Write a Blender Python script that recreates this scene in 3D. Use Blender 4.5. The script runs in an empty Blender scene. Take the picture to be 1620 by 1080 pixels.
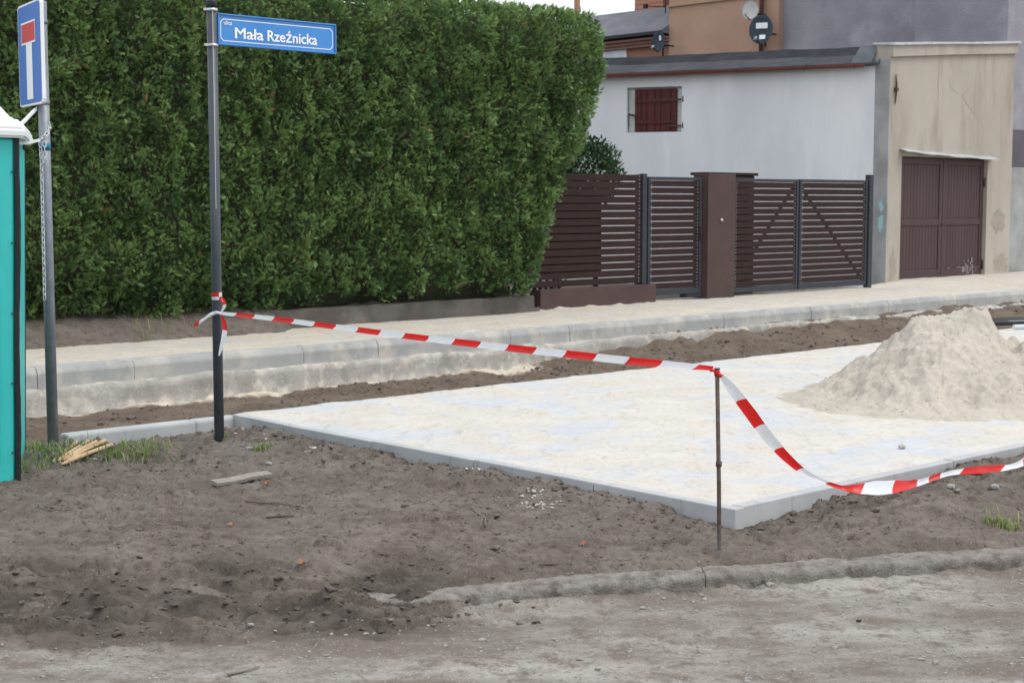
import bpy, bmesh, math, random
import numpy as np
from mathutils import Vector, Matrix

random.seed(7)
RNG = np.random.default_rng(11)
R = math.radians
S = bpy.context.scene
C = S.collection

# ------------------------------------------------------------------ camera, sky, sun, exposure
CAM_H, FPX, PITCH = 1.6, 2400.0, math.atan(220 / 2400)
cd = bpy.data.cameras.new('camera'); cam = bpy.data.objects.new('camera', cd); C.objects.link(cam)
cam.location = (0, 0, CAM_H); cam.rotation_euler = (math.pi / 2 - PITCH, 0, 0)
cd.sensor_width = 36; cd.lens = FPX / 1620 * 36; cd.clip_start = .1; cd.clip_end = 2000
cd.dof.use_dof = True; cd.dof.focus_distance = 8.6; cd.dof.aperture_fstop = 7.1
S.camera = cam

SUN_EL, SUN_AZ = 58, 104            # azimuth clockwise from +Y (view direction)
W = bpy.data.worlds.new('World'); S.world = W; W.use_nodes = True
nt = W.node_tree; bg = nt.nodes['Background']
sky = nt.nodes.new('ShaderNodeTexSky'); sky.sky_type = 'NISHITA'; sky.sun_disc = False
sky.sun_elevation = R(SUN_EL); sky.sun_rotation = R(SUN_AZ); sky.dust_density = 4.0
mx = nt.nodes.new('ShaderNodeMix'); mx.data_type = 'RGBA'; mx.inputs[0].default_value = .88
mx.inputs[7].default_value = (8.2, 8.55, 9.0, 1)          # even bright cloud cover
nt.links.new(sky.outputs[0], mx.inputs[6]); nt.links.new(mx.outputs[2], bg.inputs[0])
bg.inputs[1].default_value = .13
sd = bpy.data.lights.new('sun', 'SUN'); so = bpy.data.objects.new('sun', sd); C.objects.link(so)
sd.energy = 1.4; sd.angle = R(30); sd.color = (1, .97, .92)
_a = R(SUN_AZ); _d = Vector((math.sin(_a) * math.cos(R(SUN_EL)), math.cos(_a) * math.cos(R(SUN_EL)), math.sin(R(SUN_EL))))
so.rotation_euler = _d.to_track_quat('Z', 'Y').to_euler()
vs = S.view_settings; vs.view_transform = 'Standard'; vs.look = 'None'; vs.gamma = 1; vs.use_curve_mapping = False
vs.exposure = 0.28

# ------------------------------------------------------------------ frames and pixel helpers
TH = R(47.2); U = np.array([math.sin(TH), math.cos(TH)]); V = np.array([-U[1], U[0]])
ANG = math.pi / 2 - TH
L0 = np.array([-1.92, 10.82])

def w(s, t, z=0.0):
    p = L0 + s * U + t * V
    return Vector((p[0], p[1], z))
def st(X, Y):
    dx, dy = X - L0[0], Y - L0[1]
    return dx * U[0] + dy * U[1], dx * V[0] + dy * V[1]
def ray(x, y):
    a, b = (x - 810) / FPX, -(y - 540) / FPX
    return np.array([a, math.cos(PITCH) + b * math.sin(PITCH), -math.sin(PITCH) + b * math.cos(PITCH)])
def gp(x, y, z=0.0):
    r = ray(x, y); p = r * ((z - CAM_H) / r[2]); return Vector((p[0], p[1], z))
def onT(x, y, t):
    r = ray(x, y); k = ((L0 + t * V) @ V) / (r[:2] @ V); p = r * k
    return float((p[:2] - L0) @ U), float(p[2] + CAM_H)
def onS(x, y, s):
    r = ray(x, y); k = ((L0 + s * U) @ U) / (r[:2] @ U); p = r * k
    return float((p[:2] - L0) @ V), float(p[2] + CAM_H)
def atY(x, y, Y):
    r = ray(x, y); p = r * (Y / r[1]); return Vector((p[0], p[1], p[2] + CAM_H))
def onPlane(x, y, O, rz):
    d = np.array([math.cos(rz), math.sin(rz)]); n = np.array([-d[1], d[0]])
    r = ray(x, y); k = (np.array(O[:2]) @ n) / (r[:2] @ n); p = r * k
    return float((p[:2] - np.array(O[:2])) @ d), float(p[2] + CAM_H)

# ------------------------------------------------------------------ noise
_perm = np.concatenate([np.random.default_rng(3).permutation(512)] * 2)
_ga = np.random.default_rng(4).uniform(0, 2 * math.pi, 512); _gx, _gy = np.cos(_ga), np.sin(_ga)
def pn(x, y, seed=0):
    x = np.asarray(x, float) + seed * 17.13; y = np.asarray(y, float) + seed * 9.77
    xi = np.floor(x).astype(np.int64); yi = np.floor(y).astype(np.int64); xf = x - xi; yf = y - yi
    u = xf * xf * xf * (xf * (xf * 6 - 15) + 10); v = yf * yf * yf * (yf * (yf * 6 - 15) + 10)
    def g(ix, iy, dx, dy):
        h = _perm[(_perm[ix & 511] + iy) & 511]
        return _gx[h] * dx + _gy[h] * dy
    a = g(xi, yi, xf, yf); b = g(xi + 1, yi, xf - 1, yf); c = g(xi, yi + 1, xf, yf - 1); d = g(xi + 1, yi + 1, xf - 1, yf - 1)
    return 1.5 * ((a * (1 - u) + b * u) * (1 - v) + (c * (1 - u) + d * u) * v)
def fbm(x, y, o=4, seed=0, gain=.5):
    r, a, f = 0, 1, 1
    for i in range(o):
        r = r + a * pn(x * f, y * f, seed + i); a *= gain; f *= 2.03
    return r
def ridged(x, y, o=4, seed=0, gain=.5):
    r, a, f = 0, 1, 1
    for i in range(o):
        r = r + a * (1 - np.abs(pn(x * f, y * f, seed + i)) * 2); a *= gain; f *= 2.07
    return r
def sm(x, a, b):
    k = np.clip((x - a) / (b - a), 0, 1); return k * k * (3 - 2 * k)

# ------------------------------------------------------------------ materials
def _new(name):
    m = bpy.data.materials.new(name); m.use_nodes = True
    return m, m.node_tree, m.node_tree.nodes['Principled BSDF']
def N(t, kind, **kw):
    n = t.nodes.new('ShaderNode' + kind)
    for k, v in kw.items(): setattr(n, k, v)
    return n
def noise(t, scale, detail=4, rough=.55, vec=None, stretch=None):
    n = N(t, 'TexNoise'); n.inputs['Scale'].default_value = scale; n.inputs['Detail'].default_value = detail
    n.inputs['Roughness'].default_value = rough
    g = N(t, 'NewGeometry'); src = g.outputs['Position'] if vec is None else vec
    if stretch:
        mp = N(t, 'Mapping'); mp.inputs['Scale'].default_value = stretch; t.links.new(src, mp.inputs[0]); src = mp.outputs[0]
    t.links.new(src, n.inputs['Vector']); return n.outputs['Fac']
def ramp(t, fac, a, b, ca=(0, 0, 0, 1), cb=(1, 1, 1, 1)):
    r = N(t, 'ValToRGB'); r.color_ramp.elements[0].position = a; r.color_ramp.elements[1].position = b
    r.color_ramp.elements[0].color = ca; r.color_ramp.elements[1].color = cb
    t.links.new(fac, r.inputs[0]); return r.outputs[0]
def mixc(t, fac, a, b, mode='MIX'):
    m = N(t, 'Mix', data_type='RGBA', blend_type=mode)
    for i, v in ((0, fac), (6, a), (7, b)):
        if hasattr(v, 'is_output'): t.links.new(v, m.inputs[i])
        elif i == 0: m.inputs[0].default_value = v
        else: m.inputs[i].default_value = (*v[:3], 1)
    return m.outputs[2]
def bump(t, p, h, strength, dist=.02):
    b = N(t, 'Bump'); b.inputs['Strength'].default_value = strength; b.inputs['Distance'].default_value = dist
    t.links.new(h, b.inputs['Height'])
    old = p.inputs['Normal']
    if old.is_linked: t.links.new(old.links[0].from_socket, b.inputs['Normal'])
    t.links.new(b.outputs[0], p.inputs['Normal'])
def pmat(name, c1, c2=None, scale=4, rough=.8, bmp=.2, bscale=60, bdist=.01, metal=0, stretch=None, c3=None, s3=1.0, r3=(.5, .7), st3=None, spec=.3, grime=None):
    m, t, p = _new(name)
    p.inputs['Roughness'].default_value = rough; p.inputs['Metallic'].default_value = metal
    p.inputs['Specular IOR Level'].default_value = spec
    col = c1
    if c2: col = mixc(t, ramp(t, noise(t, scale, 5, .6, stretch=stretch), .35, .65), c1, c2)
    if c3: col = mixc(t, ramp(t, noise(t, s3, 5, .65, stretch=st3), *r3), col, c3)
    if hasattr(col, 'is_output'): t.links.new(col, p.inputs['Base Color'])
    else: p.inputs['Base Color'].default_value = (*col, 1)
    if bmp: bump(t, p, noise(t, bscale, 4), bmp, bdist)
    return m

M = {}
M['steel_dark'] = pmat('anthracite_paint', (.045, .053, .068), (.06, .068, .082), 12, .45, .05, 80, spec=.5)
M['galv'] = pmat('galvanised_steel', (.20, .22, .25), (.27, .29, .32), 14, .5, .06, 60, metal=.35, c3=(.12, .15, .15), s3=3, r3=(.5, .75), st3=(1, 1, .3))
M['white_plastic'] = pmat('white_plastic', (.78, .80, .80), (.70, .72, .72), 3, .45, .03)
M['sign_blue'] = pmat('sign_blue', (.010, .140, .52), (.013, .155, .55), 3, .3, .02, spec=.5)
M['street_blue'] = pmat('street_sign_blue', (.035, .21, .57), (.048, .245, .61), 2, .28, .02, spec=.5)
M['sign_white'] = pmat('sign_white', (.84, .85, .86), None, rough=.4, bmp=0)
M['sign_red'] = pmat('sign_red', (.55, .035, .03), None, rough=.4, bmp=0)
M['band'] = pmat('steel_band', (.62, .62, .60), (.5, .5, .5), 30, .35, .05, metal=.6)
def film(name, c, c2):
    m = pmat(name, c, c2, 9, .35, .25, 40, .004, spec=.5); t = m.node_tree; p = t.nodes['Principled BSDF']
    tr = N(t, 'BsdfTranslucent'); tr.inputs[0].default_value = (*c, 1); ms = N(t, 'MixShader'); ms.inputs[0].default_value = .3
    t.links.new(p.outputs[0], ms.inputs[1]); t.links.new(tr.outputs[0], ms.inputs[2]); t.links.new(ms.outputs[0], t.nodes['Material Output'].inputs[0]); return m
M['tape_red'] = film('tape_red', (.78, .022, .02), (.70, .02, .018))
M['tape_white'] = film('tape_white', (.84, .86, .89), (.78, .80, .84))
M['toilet'] = pmat('toilet_green', (.030, .50, .47), (.038, .55, .51), 3, .38, .05, 20, spec=.5, c3=(.06, .45, .42), s3=2, r3=(.6, .85), st3=(1, 1, .3))
M['toilet_side'] = M['toilet']
M['rubber'] = pmat('black_rubber', (.012, .014, .018), (.02, .022, .027), 20, .55, .05)
M['rust'] = pmat('rusty_steel', (.075, .052, .042), (.13, .105, .09), 30, .75, .3, 200, .003, c3=(.30, .31, .32), s3=5, r3=(.56, .7), st3=(1, 1, .5))
M['concrete'] = pmat('new_concrete', (.45, .46, .465), (.38, .39, .40), 3, .9, .35, 180, .004, c3=(.28, .30, .31), s3=14, r3=(.58, .72), st3=(1, 1, .25))
M['kerb'] = pmat('kerb_concrete', (.385, .39, .38), (.30, .31, .305), 2.5, .9, .35, 150, .005, c3=(.50, .47, .42), s3=2.6, r3=(.48, .66), st3=(1, 1, .8))
M['haunch'] = pmat('rough_lean_concrete', (.40, .38, .35), (.27, .258, .232), 3.4, .95, .45, 40, .014, c3=(.54, .50, .43), s3=6, r3=(.5, .68))
M['old_kerb'] = pmat('worn_dirty_kerb', (.20, .182, .162), (.275, .255, .23), 16, .95, .9, 90, .015, c3=(.125, .106, .092), s3=12, r3=(.48, .66))
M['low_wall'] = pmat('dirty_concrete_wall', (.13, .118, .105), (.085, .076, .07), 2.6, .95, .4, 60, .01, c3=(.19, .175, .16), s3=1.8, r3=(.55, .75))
M['brown_render'] = pmat('brown_render', (.070, .044, .042), (.084, .054, .051), 3, .85, .35, 160, .004, c3=(.15, .12, .11), s3=5, r3=(.68, .85))
M['slat'] = pmat('dark_brown_boards', (.021, .0105, .009), (.034, .016, .0135), 5, .6, .2, 40, .003, stretch=(1, 1, 6), spec=.2)
M['gate_frame'] = pmat('gate_frame_paint', (.026, .031, .040), (.034, .04, .05), 12, .5, .05)
M['screw'] = pmat('screw_zinc', (.5, .5, .5), None, rough=.35, bmp=0, metal=.5)
M['white_wall'] = pmat('whitewashed_render', (.69, .71, .73), (.60, .62, .645), .9, .9, .25, 30, .01, stretch=(1, 1, .35), c3=(.75, .765, .775), s3=1.6, r3=(.5, .7), st3=(1, 1, .12))
M['white_board'] = pmat('weathered_white_board', (.62, .62, .60), (.45, .45, .43), 9, .85, .3, 60, .004, stretch=(1, 1, .2))
M['shutter'] = pmat('oxblood_planks', (.095, .022, .018), (.058, .016, .015), 10, .7, .3, 60, .004, stretch=(1, 1, .12))
M['iron'] = pmat('rusty_iron', (.06, .04, .035), (.09, .055, .045), 30, .8, .3, 90)
M['gutter'] = pmat('brown_gutter', (.17, .055, .04), (.13, .045, .035), 5, .5, .05, spec=.5)
M['tar'] = pmat('tar_paper', (.036, .037, .043), (.05, .052, .058), 3, 1.0, .5, 50, .01, c3=(.03, .031, .036), s3=1.2, r3=(.5, .7), spec=.0)
M['tar_light'] = pmat('tar_paper_grey', (.062, .064, .073), (.085, .087, .096), 2, 1.0, .4, 40, .01, c3=(.05, .052, .06), s3=2.5, r3=(.55, .7), spec=.0)
M['flash'] = pmat('zinc_flashing', (.10, .115, .125), (.14, .155, .165), 6, .6, .1)
M['beige'] = pmat('stained_beige_render', (.425, .385, .33), (.365, .33, .28), .9, .95, .35, 60, .006, stretch=(1, 1, .5), c3=(.28, .238, .188), s3=1.5, r3=(.50, .76), st3=(1.5, 1.5, .3))
M['grey_render'] = pmat('grey_patched_render', (.36, .37, .37), (.26, .26, .255), 1.8, .95, .3, 60, .006)
M['stain'] = pmat('bare_plaster_patch', (.30, .262, .215), (.36, .318, .262), 6, .95, .3, 60)
M['cyan_spray'] = pmat('cyan_spray', (.30, .52, .54), (.38, .52, .52), 15, .9, .1)
M['door'] = pmat('maroon_door_paint', (.058, .032, .034), (.070, .039, .041), 4, .55, .15, 40, .003, stretch=(1, 1, .15), c3=(.085, .05, .05), s3=9, r3=(.66, .8))
M['scuff'] = pmat('paint_scuff', (.30, .25, .26), (.2, .16, .165), 30, .8, .1)
M['tin'] = pmat('weathered_tin', (.42, .45, .46), (.55, .57, .57), 9, .5, .2, 20, .01, metal=.3)
M['purple'] = pmat('grey_violet_roughcast', (.31, .30, .33), (.25, .24, .272), 1.2, .95, .8, 45, .02, c3=(.38, .37, .41), s3=.8, r3=(.55, .75))
M['purple_low'] = pmat('dark_violet_roughcast', (.10, .09, .11), (.13, .12, .14), 1.2, .95, .8, 45, .02)
M['tan'] = pmat('salmon_tan_render', (.42, .275, .20), (.38, .245, .18), 1.5, .95, .2, 60, .006, c3=(.46, .32, .245), s3=.7, r3=(.5, .7))
M['brown_wall'] = pmat('brown_facade_render', (.31, .17, .12), (.27, .15, .105), 1.5, .95, .2)
M['cornice'] = pmat('brown_cornice', (.27, .15, .12), (.23, .13, .105), 4, .8, .1)
M['slate'] = pmat('grey_bitumen_roof', (.19, .195, .215), (.15, .155, .17), 2.2, .85, .2, 40, stretch=(1, 1, .4))
M['dish_grey'] = pmat('dish_grey', (.085, .115, .15), (.10, .13, .165), 2, .45, .02)
M['dish_white'] = pmat('dish_white', (.78, .80, .80), None, rough=.45, bmp=0)
M['drain'] = pmat('brown_drainpipe', (.13, .065, .065), None, rough=.4, bmp=0, spec=.5)
M['glass'] = pmat('pale_curtained_glass', (.55, .62, .66), (.42, .5, .55), 3, .12, 0, spec=.6)
M['wood_fresh'] = pmat('fresh_cut_wood', (.55, .40, .25), (.45, .31, .18), 12, .8, .3, 80, .003)
M['wood_grey'] = pmat('weathered_wood', (.29, .265, .23), (.21, .19, .165), 14, .9, .4, 80, .003, stretch=(1, 4, 4))
M['twig'] = pmat('dry_twig', (.10, .075, .06), (.16, .13, .11), 20, .9, .3, 100)
M['twig_pale'] = pmat('pale_root', (.24, .205, .17), (.18, .15, .125), 20, .9, .3, 100)
M['leaf_dry'] = pmat('dry_orange_leaf', (.42, .17, .07), (.33, .12, .05), 20, .8, .2, 80)
M['stone'] = pmat('pale_stone', (.32, .31, .29), (.24, .23, .22), 20, .9, .3, 90)
M['stone_yellow'] = pmat('yellow_stone', (.55, .43, .22), (.48, .36, .18), 20, .9, .3, 90)
M['black_board'] = pmat('black_sheet', (.02, .02, .024), (.03, .03, .034), 6, .6, .1)
M['bark'] = pmat('thuja_bark', (.045, .033, .026), (.07, .053, .042), 8, .95, .6, 40, stretch=(1, 1, .15))
M['core'] = pmat('hedge_dark_core', (.035, .044, .024), (.05, .047, .03), 9, 1, .8, 20, .05)
M['blue_tie'] = pmat('blue_plastic', (.02, .14, .26), None, rough=.5, bmp=0)

def brick_mat():
    m, t, p = _new('orange_brick'); p.inputs['Roughness'].default_value = .9
    b = N(t, 'TexBrick'); b.inputs['Scale'].default_value = 4.0
    b.inputs['Color1'].default_value = (.50, .155, .075, 1); b.inputs['Color2'].default_value = (.40, .12, .06, 1)
    b.inputs['Mortar'].default_value = (.36, .22, .16, 1); b.inputs['Mortar Size'].default_value = .03
    tc = N(t, 'TexCoord'); mp = N(t, 'Mapping'); mp.inputs['Rotation'].default_value = (R(90), 0, 0)
    t.links.new(tc.outputs['Object'], mp.inputs[0]); t.links.new(mp.outputs[0], b.inputs[0])
    t.links.new(b.outputs[0], p.inputs['Base Color']); return m
M['brick'] = brick_mat()

def leaf_mat(name, dark, light, brown=None, transl=.25):
    m, t, p = _new(name); p.inputs['Roughness'].default_value = .5; p.inputs['Specular IOR Level'].default_value = .25
    a = N(t, 'Attribute', attribute_name='tint')
    col = mixc(t, a.outputs['Fac'], dark, light)
    if brown:
        b = N(t, 'Attribute', attribute_name='dead'); col = mixc(t, b.outputs['Fac'], col, brown)
    t.links.new(col, p.inputs['Base Color'])
    tr = N(t, 'BsdfTranslucent'); t.links.new(col, tr.inputs[0])
    ms = N(t, 'MixShader'); ms.inputs[0].default_value = transl
    t.links.new(p.outputs[0], ms.inputs[1]); t.links.new(tr.outputs[0], ms.inputs[2])
    t.links.new(ms.outputs[0], t.nodes['Material Output'].inputs[0]); return m
M['thuja'] = leaf_mat('thuja_foliage', (.052, .108, .039), (.25, .385, .128), (.30, .18, .09), .35)
M['laurel'] = leaf_mat('laurel_leaves', (.018, .05, .018), (.06, .12, .045), transl=.1)
M['grass'] = leaf_mat('grass_blades', (.12, .20, .05), (.27, .37, .12), (.42, .34, .18))

def soil_mat():
    m, t, p = _new('soil_and_dust'); p.inputs['Roughness'].default_value = .95; p.inputs['Specular IOR Level'].default_value = .15
    n1 = noise(t, 1.7, 6, .65); n2 = noise(t, 11, 5, .6); n3 = noise(t, 60, 3, .6)
    soil = mixc(t, ramp(t, n1, .38, .64), (.116, .097, .082), (.172, .149, .129))
    soil = mixc(t, ramp(t, n2, .50, .72), soil, (.088, .069, .056))
    ns = noise(t, 5, 6, .75, stretch=(.5, 1.6, 1)); nf = noise(t, 38, 5, .7)
    soil = mixc(t, ramp(t, ns, .52, .70), soil, (.195, .170, .150))
    soil = mixc(t, ramp(t, nf, .54, .70), soil, (.075, .059, .049))
    soil = mixc(t, ramp(t, noise(t, 75, 3, .6), .60, .72), soil, (.22, .195, .175))
    tr = mixc(t, ramp(t, n1, .4, .62), (.115, .088, .068), (.165, .130, .102))
    a = N(t, 'Attribute', attribute_name='trench'); soil = mixc(t, a.outputs['Fac'], soil, tr)
    d1 = noise(t, 1.3, 6, .7, stretch=(.55, 1.3, 1)); d2 = noise(t, 9, 6, .7)
    dust = mixc(t, ramp(t, d1, .44, .64), (.165, .142, .122), (.33, .31, .282))
    dust = mixc(t, ramp(t, d2, .50, .66), dust, (.150, .125, .105))
    dust = mixc(t, ramp(t, noise(t, 45, 5, .7), .54, .68), dust, (.13, .112, .098)); dust = mixc(t, ramp(t, noise(t, 70, 3, .6), .62, .74), dust, (.42, .40, .37))
    a = N(t, 'Attribute', attribute_name='dust')
    ad = N(t, 'Math', operation='ADD'); t.links.new(a.outputs['Fac'], ad.inputs[0])
    sc = N(t, 'Math', operation='MULTIPLY_ADD'); sc.inputs[1].default_value = .7; sc.inputs[2].default_value = -.35
    t.links.new(noise(t, 4, 6, .7), sc.inputs[0]); t.links.new(sc.outputs[0], ad.inputs[1])
    col = mixc(t, ramp(t, ad.outputs[0], .38, .66), soil, dust)
    a = N(t, 'Attribute', attribute_name='rut_dark'); col = mixc(t, a.outputs['Fac'], col, mixc(t, ramp(t, n2, .42, .62), (.066, .055, .047), (.105, .09, .079)))
    a = N(t, 'Attribute', attribute_name='sand')
    ad = N(t, 'Math', operation='ADD'); t.links.new(a.outputs['Fac'], ad.inputs[0]); t.links.new(sc.outputs[0], ad.inputs[1])
    sand = mixc(t, ramp(t, n2, .4, .6), (.50, .43, .34), (.60, .53, .44))
    col = mixc(t, ramp(t, ad.outputs[0], .40, .60), col, sand)
    # pale grit specks
    v = N(t, 'TexVoronoi'); v.inputs['Scale'].default_value = 32
    g = N(t, 'NewGeometry'); t.links.new(g.outputs['Position'], v.inputs['Vector'])
    sp = ramp(t, v.outputs['Distance'], .10, .16, (1, 1, 1, 1), (0, 0, 0, 1))
    gate = ramp(t, noise(t, 6, 4), .55, .62)
    mm = N(t, 'Math', operation='MULTIPLY'); t.links.new(sp, mm.inputs[0]); t.links.new(gate, mm.inputs[1])
    m2 = N(t, 'Math', operation='MULTIPLY'); t.links.new(mm.outputs[0], m2.inputs[0]); m2.inputs[1].default_value = .55
    col = mixc(t, m2.outputs[0], col, (.38, .35, .32))
    t.links.new(col, p.inputs['Base Color'])
    bump(t, p, n2, .5, .03); bump(t, p, n3, .6, .012); bump(t, p, noise(t, 190, 3, .6), .5, .005)
    return m
M['soil'] = soil_mat()

M['mud'] = pmat('drying_mud', (.085, .071, .061), (.125, .107, .093), 9, .95, .6, 70, .01, c3=(.062, .051, .044), s3=22, r3=(.5, .68))

def sand_mat(name, base, lo, blocks=0.0, patch=(.60, .64, .70)):
    m, t, p = _new(name); p.inputs['Roughness'].default_value = .95; p.inputs['Specular IOR Level'].default_value = .15
    n1 = noise(t, 2.2, 5, .65, stretch=(1, 1, 1)); n2 = noise(t, 26, 4, .6)
    col = mixc(t, ramp(t, n1, .38, .62), base, lo)
    col = mixc(t, ramp(t, n2, .52, .75), col, tuple(c * .82 for c in lo))
    if blocks:
        f = ramp(t, noise(t, 1.35, 6, .72), .50, .58)
        f2 = N(t, 'Math', operation='MULTIPLY'); f2.inputs[1].default_value = blocks; t.links.new(f, f2.inputs[0])
        tc = N(t, 'TexCoord'); b = N(t, 'TexBrick'); b.inputs['Scale'].default_value = 1
        b.inputs['Brick Width'].default_value = .2; b.inputs['Row Height'].default_value = .1; b.inputs['Mortar Size'].default_value = .004
        b.inputs['Color1'].default_value = (*patch, 1); b.inputs['Color2'].default_value = (*[c * .92 for c in patch], 1)
        b.inputs['Mortar'].default_value = (*base, 1)
        t.links.new(tc.outputs['Object'], b.inputs[0])
        col = mixc(t, f2.outputs[0], col, b.outputs[0])
        f = ramp(t, noise(t, 3.7, 6, .75), .60, .66)
        f3 = N(t, 'Math', operation='MULTIPLY'); f3.inputs[1].default_value = blocks * .6; t.links.new(f, f3.inputs[0])
        col = mixc(t, f3.outputs[0], col, tuple(c * .72 for c in patch))
    sw = noise(t, 9, 5, .7, stretch=(1.5, .45, 1)); col = mixc(t, ramp(t, sw, .56, .70), col, tuple(c * .80 for c in lo))
    t.links.new(col, p.inputs['Base Color'])
    bump(t, p, sw, .35, .02); bump(t, p, n2, .4, .015); bump(t, p, noise(t, 150, 3, .6), .5, .005)
    return m
M['paving_sand'] = sand_mat('sand_swept_paving', (.575, .55, .505), (.535, .50, .445), .8, (.485, .52, .57))
M['walk_sand'] = sand_mat('sand_swept_pavement', (.575, .53, .455), (.52, .47, .395), .45, (.46, .48, .51))
M['heap_sand'] = sand_mat('heaped_sand', (.495, .452, .388), (.43, .39, .333))

# ------------------------------------------------------------------ object helpers
OFF = {}
def link(o, parent=None):
    C.objects.link(o)
    if parent is not None:
        o.parent = parent; OFF[o.name] = OFF.get(parent.name, Vector((0, 0, 0)))
    return o
def tag(o, label, cat, group=None, kind=None):
    if label: o['label'] = label
    if cat: o['category'] = cat
    if group: o['group'] = group
    if kind: o['kind'] = kind
    return o
def thing(name, label, cat, loc=(0, 0, 0), rotz=0, group=None, off=None):
    o = bpy.data.objects.new(name, None); o.empty_display_size = .2
    o.location = loc; o.rotation_euler = (0, 0, rotz); C.objects.link(o)
    OFF[o.name] = Vector(off) if off is not None else Vector((0, 0, 0))
    return tag(o, label, cat, group)
def thing_st(name, label, cat, base, group=None):       # built in road coordinates (s, t, z)
    return thing(name, label, cat, w(*base), ANG, group, base)
def thing_w(name, label, cat, base, group=None):         # built in world coordinates
    return thing(name, label, cat, base, 0, group, base)
def mesh_from(bm, name):
    bmesh.ops.recalc_face_normals(bm, faces=bm.faces)
    me = bpy.data.meshes.new(name); bm.to_mesh(me); bm.free(); return me
def obj(name, bm, mat, parent=None, loc=None, rotz=0):
    me = mesh_from(bm, name) if isinstance(bm, bmesh.types.BMesh) else bm
    for mm in (mat if isinstance(mat, (list, tuple)) else [mat]):
        if len(me.materials) < (len(mat) if isinstance(mat, (list, tuple)) else 1): me.materials.append(mm)
    o = bpy.data.objects.new(name, me); link(o, parent)
    if parent is not None:
        f = OFF[o.name]
        o.location = -f if loc is None else Vector(loc) - f
        if parent.parent is not None: o.location = Vector((0, 0, 0)) if loc is None else Vector(loc) - f - parent.location
        if parent.parent is not None and loc is None: o.location = -f - parent.location
    elif loc is not None: o.location = loc
    if rotz: o.rotation_euler = (0, 0, rotz)
    return o
def struct_st(name, bm, mat):                             # top-level setting mesh in road coordinates
    o = obj(name, bm, mat); o.location = w(0, 0, 0); o.rotation_euler = (0, 0, ANG); o['kind'] = 'structure'; OFF[o.name] = Vector((0, 0, 0)); return o
def NB(): return bmesh.new()
def box(bm, lo, hi, bev=0, seg=1, rot=None, mi=0):
    lo, hi = Vector(lo), Vector(hi); c = (lo + hi) / 2; d = hi - lo
    mtx = Matrix.Translation(c) @ (rot.to_4x4() if rot is not None else Matrix.Identity(4)) @ Matrix.Diagonal((*d, 1))
    g = bmesh.ops.create_cube(bm, size=1, matrix=mtx)
    fs = {f for v in g['verts'] for f in v.link_faces}
    for f in fs: f.material_index = mi
    if bev:
        es = list({e for v in g['verts'] for e in v.link_edges})
        bmesh.ops.bevel(bm, geom=es, offset=bev, segments=seg, affect='EDGES', profile=.5, clamp_overlap=True)
    return bm
def tube(bm, pts, r, seg=12, caps=True, smooth=True):
    pts = [Vector(p) for p in pts]; n = len(pts); rr = r if isinstance(r, (list, tuple)) else [r] * n
    rings = []; ref = None
    for i, p in enumerate(pts):
        d = (pts[min(i + 1, n - 1)] - pts[max(i - 1, 0)]).normalized()
        if ref is None: ref = d.orthogonal().normalized()
        a = (ref - d * ref.dot(d)).normalized(); b = d.cross(a); ref = a
        rings.append([bm.verts.new(p + (a * math.cos(k * 2 * math.pi / seg) + b * math.sin(k * 2 * math.pi / seg)) * rr[i]) for k in range(seg)])
    for i in range(n - 1):
        for k in range(seg):
            f = bm.faces.new((rings[i][k], rings[i][(k + 1) % seg], rings[i + 1][(k + 1) % seg], rings[i + 1][k])); f.smooth = smooth
    if caps: bm.faces.new(rings[0][::-1]); bm.faces.new(rings[-1])
    return bm
def prism(bm, poly, axis_dir, origin=(0, 0, 0), ex=(1, 0, 0), ey=(0, 0, 1)):
    ex, ey, o, a = Vector(ex), Vector(ey), Vector(origin), Vector(axis_dir)
    A = [bm.verts.new(o + ex * p[0] + ey * p[1]) for p in poly]; B = [bm.verts.new(v.co + a) for v in A]
    n = len(poly)
    for i in range(n): bm.faces.new((A[i], A[(i + 1) % n], B[(i + 1) % n], B[i]))
    bm.faces.new(A[::-1]); bm.faces.new(B); return bm
def quad(bm, *p, mi=0):
    f = bm.faces.new([bm.verts.new(q) for q in p]); f.material_index = mi; return f
def grid_mesh(name, X, Y, Z, smooth=True):
    ny, nx = X.shape; co = np.stack([X, Y, Z], -1).reshape(-1, 3).astype(np.float32)
    i = np.arange(ny - 1)[:, None] * nx + np.arange(nx - 1)[None]
    q = np.stack([i, i + 1, i + nx + 1, i + nx], -1).reshape(-1, 4)
    return np_mesh(name, co, q, smooth)
def np_mesh(name, co, quads, smooth=False):
    me = bpy.data.meshes.new(name); nf, k = quads.shape
    me.vertices.add(len(co)); me.vertices.foreach_set('co', np.ascontiguousarray(co, np.float32).ravel())
    me.loops.add(nf * k); me.loops.foreach_set('vertex_index', quads.astype(np.int32).ravel())
    me.polygons.add(nf); me.polygons.foreach_set('loop_start', np.arange(0, nf * k, k, dtype=np.int32))
    me.polygons.foreach_set('use_smooth', np.full(nf, smooth)); me.update(calc_edges=True); return me
def attr(me, name, vals):
    a = me.attributes.new(name, 'FLOAT', 'POINT'); a.data.foreach_set('value', np.ascontiguousarray(vals, np.float32).ravel())
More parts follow.
